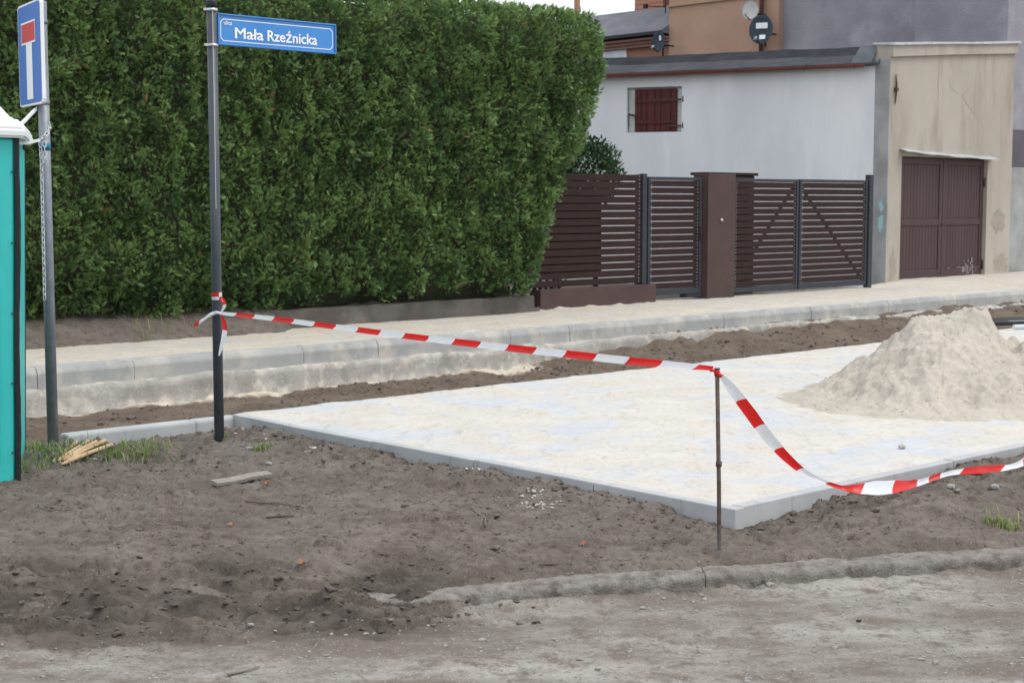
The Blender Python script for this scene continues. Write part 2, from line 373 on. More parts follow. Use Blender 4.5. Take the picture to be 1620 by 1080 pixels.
def holed_wall(bm, x0, x1, z0, z1l, z1r, holes, depth):   # front at y=0, thickness towards +y, sloping top
    xs = sorted({x0, x1, *[h[0] for h in holes], *[h[1] for h in holes]}); zs = sorted({z0, *[h[2] for h in holes], *[h[3] for h in holes]})
    top = lambda x: z1l + (z1r - z1l) * (x - x0) / (x1 - x0)
    for i in range(len(xs) - 1):
        a, b = xs[i], xs[i + 1]
        for j in range(len(zs)):
            lo = zs[j]; hi = zs[j + 1] if j + 1 < len(zs) else None
            if hi and any(h[0] <= a and b <= h[1] and h[2] <= lo and hi <= h[3] for h in holes): continue
            quad(bm, (a, 0, lo), (b, 0, lo), (b, 0, hi if hi else top(b)), (a, 0, hi if hi else top(a)))
    for h in holes:
        a, b, c, d = h
        quad(bm, (a, 0, c), (a, depth, c), (a, depth, d), (a, 0, d)); quad(bm, (b, 0, c), (b, 0, d), (b, depth, d), (b, depth, c))
        quad(bm, (a, 0, d), (a, depth, d), (b, depth, d), (b, 0, d)); quad(bm, (a, 0, c), (b, 0, c), (b, depth, c), (a, depth, c))
        quad(bm, (a, depth, c), (b, depth, c), (b, depth, d), (a, depth, d))
    bmesh.ops.remove_doubles(bm, verts=bm.verts, dist=1e-4)
    return bm

# ------------------------------------------------------------------ the ground
PAVE_N, PAVE_F = -4.48, .25            # near and far edge of the new paving (t)
KERB_T = 4.05                          # face of the far kerb
FENCE_T, BEIGE_T = 6.5, 6.75
_kp = [(-60, 1012), (150, 1006), (330, 985), (540, 955), (620, 940), (760, 934), (900, 928), (1020, 921), (1140, 912), (1300, 900), (1450, 887), (1620, 879), (1750, 872)]
_kw = np.array([gp(x, y, -.10)[:2] for x, y in _kp])
def road_edge(X): return np.interp(X, _kw[:, 0], _kw[:, 1], left=_kw[0, 1], right=None) + np.where(X > _kw[-1, 0], (X - _kw[-1, 0]) * .28, 0)

_tk = gp(250, 962, -.1)
def ground(X, Y, masks=False):
    X = np.asarray(X, float); Y = np.asarray(Y, float)
    s, t = st(X, Y)
    d = Y - road_edge(X)
    left = sm(-X, .35, .95)                                             # where the old kerb has gone under mud
    # soil bank
    zs = -.045 + .045 * sm(d, .1, 1.2) + .022 * fbm(X * 1.1, Y * 1.1, 3, 1)
    lump = ridged(X * 3.1 + .4 * pn(X * 5, Y * 5, 8), Y * 4.3, 4, 5) - 1.0
    lumpy = .35 + .65 * sm(fbm(X * .8, Y * .8, 3, 21), -.25, .35)
    zs = zs + .016 * lump * lumpy + .011 * fbm(X * 12, Y * 16, 3, 31) + .007 * ridged(X * 9 + .3 * lump, Y * 15, 3, 33) * lumpy
    pq = Y * 3.6 - X * 1.1 + 1.8 * fbm(X * 1.3, Y * 1.6, 4, 35); fq = pq - np.floor(pq)
    zs = zs + .030 * (1 - fq) * sm(fbm(X * 1.1, Y * 1.9, 4, 36), .02, .35) * sm(d, .15, .5)
    edge = np.minimum(np.abs(s + .0), np.abs(t - PAVE_N))
    near = ((s < .05) | (t < PAVE_N + .05)) & (t < .6)
    dist_e = np.where(s < 0, np.hypot(np.minimum(s, 0), np.where(t < PAVE_N, t - PAVE_N, 0)), np.maximum(PAVE_N - t, 0))
    clod = np.maximum(fbm(X * 9, Y * 9, 3, 41), 0) ** 1.3
    zs = zs + np.where(near, .030 * clod * np.exp(-((dist_e - .14) / .2) ** 2) - .018 * np.exp(-(dist_e / .10) ** 2), 0)
    zs = zs + np.where(s > 0, .055 * sm(s, .7, 2.6) * sm(PAVE_N + .02 - t, -.02, .08) * np.exp(-np.maximum(PAVE_N - t, 0) / 1.0), 0)
    # ridge under the tape and along the right of the paving
    zs = zs + .07 * np.exp(-(((s - 1.0) / .9) ** 2 + ((t + 5.0) / .22) ** 2)) * (1 + .5 * fbm(X * 6, Y * 6, 3, 51))
    for qx_, qy_ in ((-1.97, 10.1), (.99, 7.14)):                        # earth heeled in round pole and stake
        rq = np.hypot(X - qx_, Y - qy_); zs = zs + .022 * np.exp(-(rq / .11) ** 2) * (1 + fbm(X * 14, Y * 14, 3, 55))
    # hump beside the sign post and toilet
    q = gp(215, 738, 0); zs = zs + .10 * np.exp(-(((X - q.x) / .55) ** 2 + ((Y - q.y) / .30) ** 2)) * (1 + .6 * fbm(X * 7, Y * 7, 3, 61))
    q = gp(85, 742, 0); zs = zs + .05 * np.exp(-(((X - q.x) / .35) ** 2 + ((Y - q.y) / .35) ** 2)) * (1 + .6 * fbm(X * 8, Y * 8, 3, 62))
    zs = zs - .075 * np.exp(-((t - .06) / .16) ** 2) * sm(s, -1.7, -1.3) * (1 - sm(s, -.1, .1))
    # road
    zr = -.145 + .045 * np.exp(-((d + .02) / .12) ** 2) * (.45 + .8 * fbm(X * 4, Y * 4, 4, 73)) + .008 * fbm(X * 1.5, Y * 2, 3, 71) + .0035 * fbm(X * 11, Y * 14, 3, 72)
    # churned tyre track on the left
    c, sn = math.cos(R(22)), math.sin(R(22))
    a = (X * c + Y * sn); b = (-X * sn + Y * c)
    wx = .22 * pn(X * 2.2, Y * 2.2, 81); tread = np.abs(((a * 3.0 + b * 1.2 + wx * 3) % 1) - .5) * 2
    crust = ridged(a * 2.6 + wx, b * 7 + wx * 2, 4, 85)
    crust = np.floor(crust * 4) / 4 * .6 + crust * .4
    yk = _tk.y + .05 + .10 * (X - _tk.x)
    tk = np.exp(-((Y - yk) / .46) ** 4) * sm(-X, -.15, .5)
    ph = Y * 6.2 - X * 1.5 + 1.3 * fbm(X * .9, Y * 1.6, 2, 83) + .22 * fbm(X * 6, Y * 6, 3, 82); fr = ph - np.floor(ph)
    plates = sm(fr, 0, .10) * (1 - .75 * fr) * sm(fbm(X * 1.6, Y * 3.4, 3, 86), -.40, .20)
    ph2 = Y * 13 - X * 4.0 + 1.2 * fbm(X * 1.6, Y * 2.4, 2, 84) + .3 * fbm(X * 9, Y * 9, 3, 89); f2 = ph2 - np.floor(ph2)
    plates2 = sm(f2, 0, .14) * (1 - .8 * f2) * sm(fbm(X * 2.1, Y * 4.2, 3, 87), -.20, .2)
    mud = .010 * (crust - 1.0) + .068 * (plates - .3) + .036 * (plates2 - .3) + .010 * fbm(X * 9, Y * 14, 3, 88)
    bl = sm(d, 0, .10) * (1 - left) + sm(d, -.15, .75) * left
    z = zr * (1 - bl) + zs * bl + tk * mud
    # under the new paving
    inside = sm(s, .01, .035) * sm(t, PAVE_N + .01, PAVE_N + .035) * (1 - sm(t, PAVE_F - .03, PAVE_F))
    z = z * (1 - inside) + -.16 * inside
    # dug-out carriageway between paving and far kerb
    tr = sm(t, .22, .5)
    zt = -.40 + .16 * np.exp(-(t - .3) / .6) + .035 * fbm(X * 1.6, Y * 1.6, 4, 91) + .018 * ridged(s * 1.6, t * 5, 3, 92) + .05 * sm(t, 2.9, 3.9) * sm(s, 8, 12) + .012 * fbm(X * 9, Y * 9, 3, 93)
    zt = zt + .05 * sm(t, 3.5, 3.9) * (.4 + fbm(s * 1.2, t * 2, 3, 94))
    zt = zt + .17 * sm(t, 2.3, 3.85) * sm(s, 5.5, 9.5) * (.9 + .35 * fbm(s * 1.1, t * 2, 3, 98))
    far = sm(t, KERB_T - .02, KERB_T + .05)
    z = z * (1 - tr) + zt * tr
    zb = .0 + .03 * fbm(X * .7, Y * .7, 3, 95)
    bank = sm(t, 5.62 + .10 * fbm(s * 2.2, t * 0, 3, 96) + .45 * sm(s, 4.2, 4.8), 6.35 + .3 * sm(s, 4.2, 4.8)) * (1 - sm(s, 8.75, 9.0))
    zb = zb + .34 * bank + .03 * fbm(X * 6, Y * 6, 3, 97) * bank
    z = z * (1 - far) + zb * far
    if not masks: return z
    dust = (1 - sm(d, -.12, .12) * (1 - left) - sm(d, -.3, .6) * left) * .9 + .10 * sm(fbm(X * 1.5, Y * 2.5, 4, 101), .0, .5)
    dust = dust - .75 * tk * sm(Y, 5.0, 5.5)
    dust = dust + left * .34 * np.exp(-((d - .95) / .35) ** 2) * (1 - tr)
    sandm = tr * (1 - far) * sm(t, 3.55, 3.98) * (.66 - .5 * sm(s, 5.5, 8.5))
    q = gp(770, 575, -.3); sandm = np.maximum(sandm, np.exp(-(((X - q.x) / .9) ** 2 + ((Y - q.y) / .55) ** 2)) * .85)
    q = gp(372, 674, 0); sandm = np.maximum(sandm, np.exp(-(((X - q.x) / .09) ** 2 + ((Y - q.y) / .16) ** 2)))
    rut_dark = tk * sm(fbm(X * 1.8, Y * 3, 4, 105), -.35, .25) * .9  # patchy darkening of the soil colour along the wheel rut
    return z, dust * (1 - tr), sandm, tr * (1 - far), rut_dark
_mk = np.linspace(4.2, 34, 3000)
def ghit(x, y):                                          # where a pixel's ray first meets the ground
    r = ray(x, y); k = _mk / r[1]; X, Y, Z = r[0] * k, r[1] * k, CAM_H + r[2] * k
    h = Z - ground(X, Y); i = int(np.argmax(h < 0)); f = h[i - 1] / (h[i - 1] - h[i]); kk = k[i - 1] + (k[i] - k[i - 1]) * f
    p = Vector((r[0] * kk, r[1] * kk, 0)); p.z = float(ground(p.x, p.y)); return p

def axis(segs, lo_far, hi_far):
    v = [np.arange(a, b, h) for a, b, h in segs]; v = np.concatenate(v)
    h = v[1] - v[0]; x = v[0]; lo = []
    while x > lo_far: h *= 1.35; x -= h; lo.append(x)
    h = v[-1] - v[-2]; x = v[-1]; hi = []
    while x < hi_far: h *= 1.35; x += h; hi.append(x)
    return np.concatenate([np.array(lo[::-1]), v, np.array(hi)])
gx = axis([(-6.0, -3.2, .07), (-3.2, 3.6, .0115), (3.6, 12, .09)], -400, 400)
gy = axis([(4.7, 7.4, .010), (7.4, 11.4, .0165), (11.4, 27, .09)], -60, 600)
GX, GY = np.meshgrid(gx, gy); gz, gd, gs, gt, gm = ground(GX, GY, True)
me = grid_mesh('ground', GX, GY, gz); attr(me, 'dust', gd); attr(me, 'sand', gs); attr(me, 'trench', gt); attr(me, 'rut_dark', gm)
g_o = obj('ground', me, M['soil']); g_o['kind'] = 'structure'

# ------------------------------------------------------------------ new paving with concrete edging
sx = np.concatenate([np.arange(.07, 6, .025), np.arange(6, 40, .15)]); ty = np.arange(PAVE_N + .05, PAVE_F + .01, .025)
SX, TY = np.meshgrid(sx, ty)
pz = .058 + .004 * fbm(SX * 2.3, TY * 2.3, 4, 111) + .0025 * fbm(SX * 12, TY * 12, 3, 112)
pz[-1, :] -= .03; pz[:, 0] = np.minimum(pz[:, 0], .056); pz[0, :] = np.minimum(pz[0, :], .056)
TY = TY.copy(); TY[-1, :] += .05 * fbm(SX[-1] * 3, SX[-1] * 0, 3, 113) + .03; TY[-2, :] += .5 * (TY[-1, :] - ty[-1])
me = grid_mesh('paving', SX, TY, pz); paving = obj('paving', me, M['paving_sand']); paving.location = w(0, 0, 0); paving.rotation_euler = (0, 0, ANG)
paving['kind'] = 'structure'; OFF[paving.name] = Vector((0, 0, 0))
def stone_mesh(name, ln, th, h, bev, jitter=0):
    bm = NB(); box(bm, (0, 0, -h), (ln, th, 0), bev, 2)
    return mesh_from(bm, name)
def lay(name, me, mat, parent, s, t, z, rot, tilt=0):
    o = bpy.data.objects.new(name, me)
    if not me.materials: me.materials.append(mat)
    link(o, parent); o.location = (s, t, z); o.rotation_euler = (tilt, random.uniform(-.003, .003), rot); return o
eds = stone_mesh('edging_stone', .994, .075, .26, .006)
for k in range(5):                              # left side of the paving, running away from the near corner
    if k < 4: lay('edging_stone', eds, M['concrete'], paving, .0 + .075, PAVE_N + .0 + k * 1.0, .062 + random.uniform(-.003, .003), math.pi / 2)
    else:
        me2 = stone_mesh('edging_stone', PAVE_F - PAVE_N - 4.0 - .08, .075, .26, .006); lay('edging_stone', me2, M['concrete'], paving, .075, PAVE_N + 4.0, .062, math.pi / 2)
for k in range(14):                             # along the near right side
    lay('edging_stone', eds, M['concrete'], paving, .0765 + k * 1.0, PAVE_N + .012 + random.uniform(-.002, .002), .067 + random.uniform(-.003, .003), random.uniform(-.002, .002))
lowk = stone_mesh('kerb_stone', .99, .12, .26, .02)
for k, (a, ln) in enumerate(((-1.30, .98), (-.315, .36))):
    lay('kerb_stone', lowk if k == 0 else stone_mesh('kerb_stone', .36, .12, .26, .02), M['concrete'], paving, a, PAVE_F - .10, .052, 0)

# ------------------------------------------------------------------ far pavement, kerb and its bare foundation
sx = np.concatenate([np.arange(-8, -1, .2), np.arange(-1, 19, .05), np.arange(19, 46, .2)]); ty = np.arange(KERB_T + .14, 6.85, .05)
SX, TY = np.meshgrid(sx, ty)
rise = .085 * sm(SX, 17.6, 19.2) * sm(TY, 5.0, 6.4)
pz = .066 + rise + .007 * fbm(SX * 1.7, TY * 1.7, 4, 121) + .004 * fbm(SX * 9, TY * 9, 3, 122)
pz += .05 * np.exp(-(((TY - 6.45) / .10) ** 2)) * np.maximum(fbm(SX * 3, TY * 3, 3, 123) + .25, 0) * (1 - sm(SX, 11.5, 12))
q = w(0, 0); qx = gp(755, 526, .07); qs, qt = st(qx.x, qx.y); pz += .05 * np.exp(-(((SX - qs) / .16) ** 2 + ((TY - qt) / .13) ** 2))
pz[0, :] = .055
me = grid_mesh('pavement', SX, TY, pz); pavement = obj('pavement', me, M['walk_sand']); pavement.location = w(0, 0, 0); pavement.rotation_euler = (0, 0, ANG)
pavement['kind'] = 'structure'; OFF[pavement.name] = Vector((0, 0, 0))
bm = NB(); prism(bm, [(0, -.22), (.15, -.22), (.15, 0), (.045, 0), (.03, -.006), (.006, -.05), (0, -.07)], (.994, 0, 0), ex=(0, 1, 0), ey=(0, 0, 1))
kst = mesh_from(bm, 'kerb_stone')
for k in range(-8, 42):
    lay('kerb_stone', kst, M['kerb'], pavement, k + .35, KERB_T + random.uniform(-.004, .004), .074 + random.uniform(-.003, .003), random.uniform(-.002, .002))
sx = np.arange(-8, 44, .04); prof = np.array([(.02, -.118), (-.005, -.12), (-.06, -.124), (-.092, -.134), (-.102, -.19), (-.108, -.28), (-.12, -.36), (-.20, -.45), (-.20, -.55)])
SX = np.repeat(sx[None], len(prof), 0); TY = KERB_T + prof[:, :1] + 0 * SX; ZZ = prof[:, 1:] + 0 * SX
wob = .028 * fbm(sx * 1.1, sx * 0, 4, 131) + .012 * fbm(sx * 7, sx * 0, 3, 132)
wt = np.array([0, .6, 1, 1, 1, .8, .5, 0, 0])[:, None]
ZZ = ZZ + wt * wob[None] - .03 * wt * sm(sx, 12, 18)[None]
TY = TY + .016 * wt * fbm(SX * 2.2, ZZ * 5, 4, 133) + .009 * wt * fbm(SX * 9, ZZ * 12, 3, 134); ZZ = ZZ + .010 * wt * fbm(SX * 9, TY * 9, 3, 135)
hz = obj('kerb_foundation', grid_mesh('kerb_foundation', SX, TY, ZZ), M['haunch']); hz.location = w(0, 0, 0); hz.rotation_euler = (0, 0, ANG); hz['kind'] = 'structure'

# ------------------------------------------------------------------ the old worn kerb beside the near road
pts = [gp(x, y, -.055) for x, y in ((470, 918), (560, 922), (660, 922), (760, 918), (905, 911), (1020, 904), (1118, 897), (1230, 890), (1330, 882), (1450, 874), (1560, 868), (1660, 862), (1780, 852))]
PX = np.array([p.x for p in pts]); PY = np.array([p.y for p in pts])
road_o = None
def kerb_piece(x0, x1, sink0, sink1, seed):
    xs = np.arange(x0, x1 + .006, .012); yc = np.interp(xs, PX, PY)
    prof = np.array([(-.10, -.20), (-.10, -.10), (-.10, -.068), (-.088, -.054), (-.04, -.049), (0, -.047), (.05, -.048), (.08, -.062), (.09, -.20)])
    ln_ = np.concatenate([[0], np.cumsum(np.hypot(*np.diff(prof, axis=0).T))]); wt0 = np.array([0, .6, 1, 1, 1, 1, 1, .5, 0]); u_ = np.linspace(0, ln_[-1], 34)
    wt = np.interp(u_, ln_, wt0)[:, None]; prof = np.column_stack([np.interp(u_, ln_, prof[:, 0]), np.interp(u_, ln_, prof[:, 1])])
    Xg = np.repeat(xs[None], len(prof), 0); k = (xs - x0) / (x1 - x0); sink = sink0 + (sink1 - sink0) * k
    endr = 1 - .12 * (np.exp(-((xs - x0) / .02) ** 2) + np.exp(-((xs - x1) / .02) ** 2))
    Yg = yc[None] + prof[:, :1] * (.85 + .15 * endr)[None]; Zg = prof[:, 1:] + 0 * Xg - sink[None]
    chip = np.maximum(fbm(Xg * 3.2, Zg * 3 + Yg * 5, 4, 140), 0)
    Zg = Zg + wt * (.004 * fbm(Xg * 8, Yg * 12, 4, 143) + .005 * fbm(Xg * 30, Yg * 34, 3, 145) - .018 * chip) - wt * .02 * (1 - endr)[None]
    Yg = Yg + wt * (.010 * fbm(Xg * 9, Zg * 16, 4, 147) + .007 * fbm(Xg * 30, Zg * 40, 3, 148) + .03 * chip * (prof[:, :1] < 0))
    me = grid_mesh('old_kerb_stone', Xg, Yg, Zg); return me
okerb = bpy.data.objects.new('old_kerb', None); C.objects.link(okerb); okerb['kind'] = 'structure'; OFF['old_kerb'] = Vector((0, 0, 0))
brk = [gp(x, 905, -.05).x for x in (520, 905, 1118, 1410, 1790)]
for i in range(4):
    obj('old_kerb_stone', kerb_piece(brk[i] - .001, brk[i + 1] + .001, .07 if i == 0 else .012 + .001 * i, .012 + .001 * (i + 1), 140 + i * 9), M['old_kerb'], okerb)

# ------------------------------------------------------------------ small stones, clods, crumbs (uncountable)
ico = bmesh.new(); bmesh.ops.create_icosphere(ico, subdivisions=1, radius=1)
IV = np.array([v.co[:] for v in ico.verts]); IF = np.array([[v.index for v in f.verts] for f in ico.faces]); ico.free()
OV = np.array([(1, 0, 0), (-1, 0, 0), (0, 1, 0), (0, -1, 0), (0, 0, 1), (0, 0, -1)], float)
OF = np.array([(0, 2, 4), (2, 1, 4), (1, 3, 4), (3, 0, 4), (2, 0, 5), (1, 2, 5), (3, 1, 5), (0, 3, 5)])
def scatter(name, label, pts, sizes, mat, flat=.6, sinkf=.3, low=False, tilt=0):
    IV, IF = (OV, OF) if low else (globals()['IV'], globals()['IF'])
    n = len(pts); k = len(IV)
    sc = sizes[:, None, None] * RNG.uniform(.6, 1.3, (n, 1, 3)) * np.array([1, 1, flat])
    v = IV[None] * RNG.uniform(.7, 1.25, (n, k, 1)) * sc
    a = RNG.uniform(0, 6.28, n); ca, sa = np.cos(a)[:, None], np.sin(a)[:, None]
    x = v[..., 0] * ca - v[..., 1] * sa; y = v[..., 0] * sa + v[..., 1] * ca
    zv = v[..., 2]
    if tilt: zv = zv + x * RNG.normal(0, tilt, (n, 1)) + y * RNG.normal(-tilt * .3, tilt, (n, 1))
    co = np.stack([x, y, zv], -1) + pts[:, None, :]; co[..., 2] += (sizes * flat * (.5 - sinkf))[:, None]
    f = (IF[None] + (np.arange(n) * k)[:, None, None]).reshape(-1, 3)
    o = obj(name, np_mesh(name, co.reshape(-1, 3), f, False), mat); o['kind'] = 'stuff'; o['label'] = label; return o
def rnd_ground(n, x0, x1, y0, y1, keep):
    X = RNG.uniform(x0, x1, n); Y = RNG.uniform(y0, y1, n); s, t = st(X, Y); k = keep(X, Y, s, t); X, Y = X[k], Y[k]
    return np.stack([X, Y, ground(X, Y)], -1)
def soil_only(X, Y, s, t): return ((s < -.01) | (t < PAVE_N - .01)) & (t < .1) & (Y > road_edge(X) + .1)
def by_edge(X, Y, s, t):
    d = np.where(s < 0, np.hypot(np.minimum(s, 0), np.where(t < PAVE_N, t - PAVE_N, 0)), np.maximum(PAVE_N - t, 0))
    qh = gp(190, 742, 0); hump = np.exp(-(((X - qh.x) / .6) ** 2 + ((Y - qh.y) / .25) ** 2))
    return soil_only(X, Y, s, t) & (RNG.random(len(X)) < .8 * hump + np.exp(-(d / .28) ** 2) + .02 + .12 * (fbm(X * 1.6, Y * 1.6, 3, 151) > .3))
p = rnd_ground(30000, -3.4, 4.2, 5.6, 11.2, by_edge)
scatter('soil_clods', 'loose crumbs of dark soil on the bank beside the paving', p, RNG.gamma(2.0, .0032, len(p)) + .003, M['soil'])
p = rnd_ground(40000, -3.3, 3.9, 5.2, 10.6, lambda X, Y, s, t: ((s < -.01) | (t < PAVE_N - .01)) & (t < .1) & (Y > road_edge(X) - .1) & (RNG.random(len(X)) < .15 + .85 * sm(fbm(X * 2.2, Y * 3.4, 4, 152), -.05, .35)))[:16000]
scatter('soil_crumbs', 'fine crumbs of earth all over the dug soil bank', p, RNG.gamma(1.8, .0018, len(p)) + .002, M['soil'], low=True)
p = rnd_ground(9000, -3, 4, 4.7, 7.2, lambda X, Y, s, t: (Y < road_edge(X) + .06) & (RNG.random(len(X)) < .12 + .5 * (fbm(X * 2, Y * 2, 3, 161) > .1)))
scatter('road_grit', 'fine grit and small stones strewn over the dusty road', p, RNG.gamma(1.6, .0022, len(p)) + .002, M['stone'])
def trench_only(X, Y, s, t): return (t > .5) & (t < 3.8) & (s > -2.5) & (s < 18)
p = rnd_ground(26000, -5, 12, 9.5, 26, trench_only)
scatter('trench_clods', 'loose clods of earth in the dug-out roadway', p[:5000], RNG.gamma(2.0, .005, min(5000, len(p))) + .005, M['soil'])
# lumps of broken earth crust along the wheel rut
def rut(X, Y, s, t): return (np.exp(-((Y - (_tk.y + .05 + .10 * (X - _tk.x))) / .33) ** 4) > .4) & (X < .25) & (RNG.random(len(X)) < .55 * sm(-X, -.25, .4))
p = rnd_ground(3600, -3, .3, 4.9, 7.0, rut)
scatter('mud_flakes', 'flat broken crusts of mud in the wheel rut', p, RNG.gamma(2.2, .0036, len(p)) + .005, M['mud'], flat=.38, sinkf=.35, tilt=.15)
# pale mortar crumbs by the edging
cr = []
for cx, cy, n, r in ((850, 785, 34, .07), (845, 800, 30, .06), (855, 778, 14, .05), (760, 742, 14, .05), (700, 726, 12, .06), (800, 750, 8, .04), (500, 712, 10, .05), (372, 676, 30, .07), (395, 682, 14, .06)):
    q = ghit(cx, cy)
    for _ in range(n): cr.append((q.x + random.gauss(0, r), q.y + random.gauss(0, r)))
cr = np.array(cr); s_, t_ = st(cr[:, 0], cr[:, 1]); cr = cr[(s_ < -.01) | (t_ < PAVE_N - .01)]
scatter('mortar_crumbs', 'whitish crumbs of mortar spilt beside the concrete edging', np.column_stack([cr, ground(cr[:, 0], cr[:, 1])]), RNG.gamma(2, .003, len(cr)) + .002, pmat('mortar', (.48, .46, .43), (.40, .38, .35), 30, .95, .3))

# ------------------------------------------------------------------ sand heap on the paving
hc = atY(1537, 600, 11.9); hs, ht = st(hc.x, hc.y)
n = 300; ax = np.linspace(-2.1, 2.3, n); HX, HY = np.meshgrid(ax, np.linspace(-1.9, 1.9, n))
wx = HX + .10 * fbm(HX * 1.2, HY * 1.2, 3, 171); wy = HY + .10 * fbm(HX * 1.2, HY * 1.2, 3, 172)
over = np.where(wx > .12, (wx - .12) * .80, np.where(wx < -.38, (-.38 - wx) * 1.10, 0))
rr = np.hypot(over, wy * .97); top = np.interp(wx, [-.6, -.38, -.1, .10, .3], [.60, .645, .675, .705, .60])
prof = top * np.interp(rr, [0, .08, .3, .6, .85, 1.0, 1.12, 1.25, 1.5, 2.2], [1, .96, .72, .39, .155, .06, .016, -.012, -.04, -.05])
amp = sm(prof, 0, .12)
hz_ = prof + amp * (.045 * fbm(HX * 2.6, HY * 2.6, 5, 173) + .034 * fbm(HX * 8, HY * 8, 4, 174) + .011 * ridged(HX * 13, HY * 13, 3, 176) - .011) + .010 * fbm(HX * 5, HY * 5, 4, 175)
pk = np.exp(-(((HX + .02) / .16) ** 2 + (HY / .2) ** 2)); hz_ += .02 * pk * fbm(HX * 7, HY * 7, 3, 177)
hz_ -= .12 * np.exp(-(((HX - .25) / .10) ** 2 + ((HY + .05) / .3) ** 2))
heap = obj('sand_heap', grid_mesh('sand_heap', HX, HY, hz_), M['heap_sand']); heap.location = (hc.x, hc.y, .058)
tag(heap, 'tall heap of pale loose sand dumped on the new paving', 'sand heap')
p = np.column_stack([RNG.uniform(-1.7, 1.3, 900), RNG.uniform(-1.6, .4, 900)])
ii = ((p[:, 1] + 1.9) / 3.8 * (n - 1)).astype(int); jj = ((p[:, 0] + 2.1) / 4.4 * (n - 1)).astype(int); zz = hz_[ii, jj]
k = (zz > .0) & (zz < .65); p = np.column_stack([p[k], zz[k]])
sc_ = scatter('sand_crumbs', 'damp crumbs of sand on the heap slope', p, RNG.gamma(1.8, .0028, len(p)) + .002, M['heap_sand']); sc_.parent = heap
del sc_['label']
bits = obj('sand_clod', np_mesh('sand_clod', IV * np.array([.028, .02, .014]) * RNG.uniform(.8, 1.2, (len(IV), 1)), IF, False), M['heap_sand']); bits.location = gp(1427, 706, .07)
tag(bits, 'single lump of sand lying on the paving before the heap', 'sand lump')

# ------------------------------------------------------------------ low wall and hedge
t = thing_st('low_wall', 'low dirty concrete garden wall under the tall hedge', 'wall', (6.7, 6.2, .06))
bm = NB(); xs = np.arange(4.3, 8.86, .12)
prof = [(0, 0), (0, .25), (.02, .275), (.13, .275), (.15, .25), (.15, 0)]
ring = []
for x in xs:
    j = .006 * float(pn(x * 3, 0, 5)); e = min(1, (8.86 - x) / .12) if x > 8.7 else 1
    ring.append([bm.verts.new((x, 6.15 + a + j, .02 + b * (e if e > .6 else .8) + (j * 2 if b > 0 else 0))) for a, b in prof])
for a, b in zip(ring[:-1], ring[1:]):
    for k in range(5): bm.faces.new((a[k], a[k + 1], b[k + 1], b[k]))
bm.faces.new(ring[-1])
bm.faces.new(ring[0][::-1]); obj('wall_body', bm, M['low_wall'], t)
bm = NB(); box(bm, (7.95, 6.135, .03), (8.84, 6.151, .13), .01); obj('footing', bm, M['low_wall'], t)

def fronds(rng, n_side=6):
    """one flat thuja spray: axis along +x, leaflets as narrow quads"""
    q = []
    def leaf(o, a, ln, wd, zc):
        d = np.array([math.cos(a), math.sin(a), zc]); p = np.array([-d[1], d[0], 0]); o = np.array(o)
        q.append([o + p * wd, o + d * ln, o - p * wd])
    leaf((0, 0, 0), 0, 1.0, .045, -.05)
    for i in range(n_side):
        x = .12 + .72 * i / n_side
        for sg in (-1, 1):
            ln = (.52 - .32 * i / n_side) * rng.uniform(.8, 1.15)
            leaf((x + (.05 if sg > 0 else 0), 0, -.05 * x), sg * rng.uniform(.4, .8), ln, .050, rng.uniform(-.25, .2))
    return np.array(q)
def plant(name, P, Nn, size, tint, mat, parent, dead=None, up=.3, spread=.9, templ=None, kind='stuff'):
    n = len(P); rng = RNG
    cl = np.stack([fbm(P[:, 0] * 4 + P[:, 1], P[:, 2] * 4 + P[:, 1], 2, 301 + 7 * k) for k in range(3)], -1)
    d = Nn * rng.uniform(.3, .8, (n, 1)) + np.array([0, 0, 1]) * (up + rng.normal(0, .2, (n, 1))) + cl * 1.0 * spread + rng.normal(0, spread * .42, (n, 3))
    d /= np.linalg.norm(d, axis=1)[:, None]
    r = rng.normal(0, 1, (n, 3)) + Nn * .6; b = np.cross(d, r); b /= np.linalg.norm(b, axis=1)[:, None]; c = np.cross(d, b)
    vs_, fs, ts, ds = [], [], [], []; base = 0; pick = rng.integers(0, len(templ), n)
    for k, tp in enumerate(templ):
        i = np.where(pick == k)[0]; T = tp.reshape(-1, 3); m = len(T)
        co = P[i][:, None] + size[i][:, None, None] * (T[None, :, :1] * d[i][:, None] + T[None, :, 1:2] * b[i][:, None] + T[None, :, 2:] * c[i][:, None])
        vs_.append(co.reshape(-1, 3)); fs.append(np.arange(len(i) * m).reshape(-1, tp.shape[1]) + base); base += len(i) * m
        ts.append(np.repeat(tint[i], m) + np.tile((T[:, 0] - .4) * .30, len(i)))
        ds.append(np.repeat(dead[i] if dead is not None else np.zeros(len(i)), m))
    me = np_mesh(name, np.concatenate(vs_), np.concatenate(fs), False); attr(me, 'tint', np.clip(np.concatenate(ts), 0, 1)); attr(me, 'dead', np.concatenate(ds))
    o = obj(name, me, mat, parent)
    if kind: o['kind'] = kind
    return o
def hedge_end(z): return np.interp(z, [.2, .5, .9, 1.4, 1.8, 2.3, 2.7, 3.2, 3.6, 4.0, 4.4], [8.5, 8.70, 8.90, 9.05, 9.24, 9.54, 9.82, 10.02, 10.08, 10.0, 9.75])
HT = 4.24
t = thing_st('hedge', 'tall dense trimmed green conifer hedge behind the low concrete wall', 'hedge', (4.0, 6.4, .2))
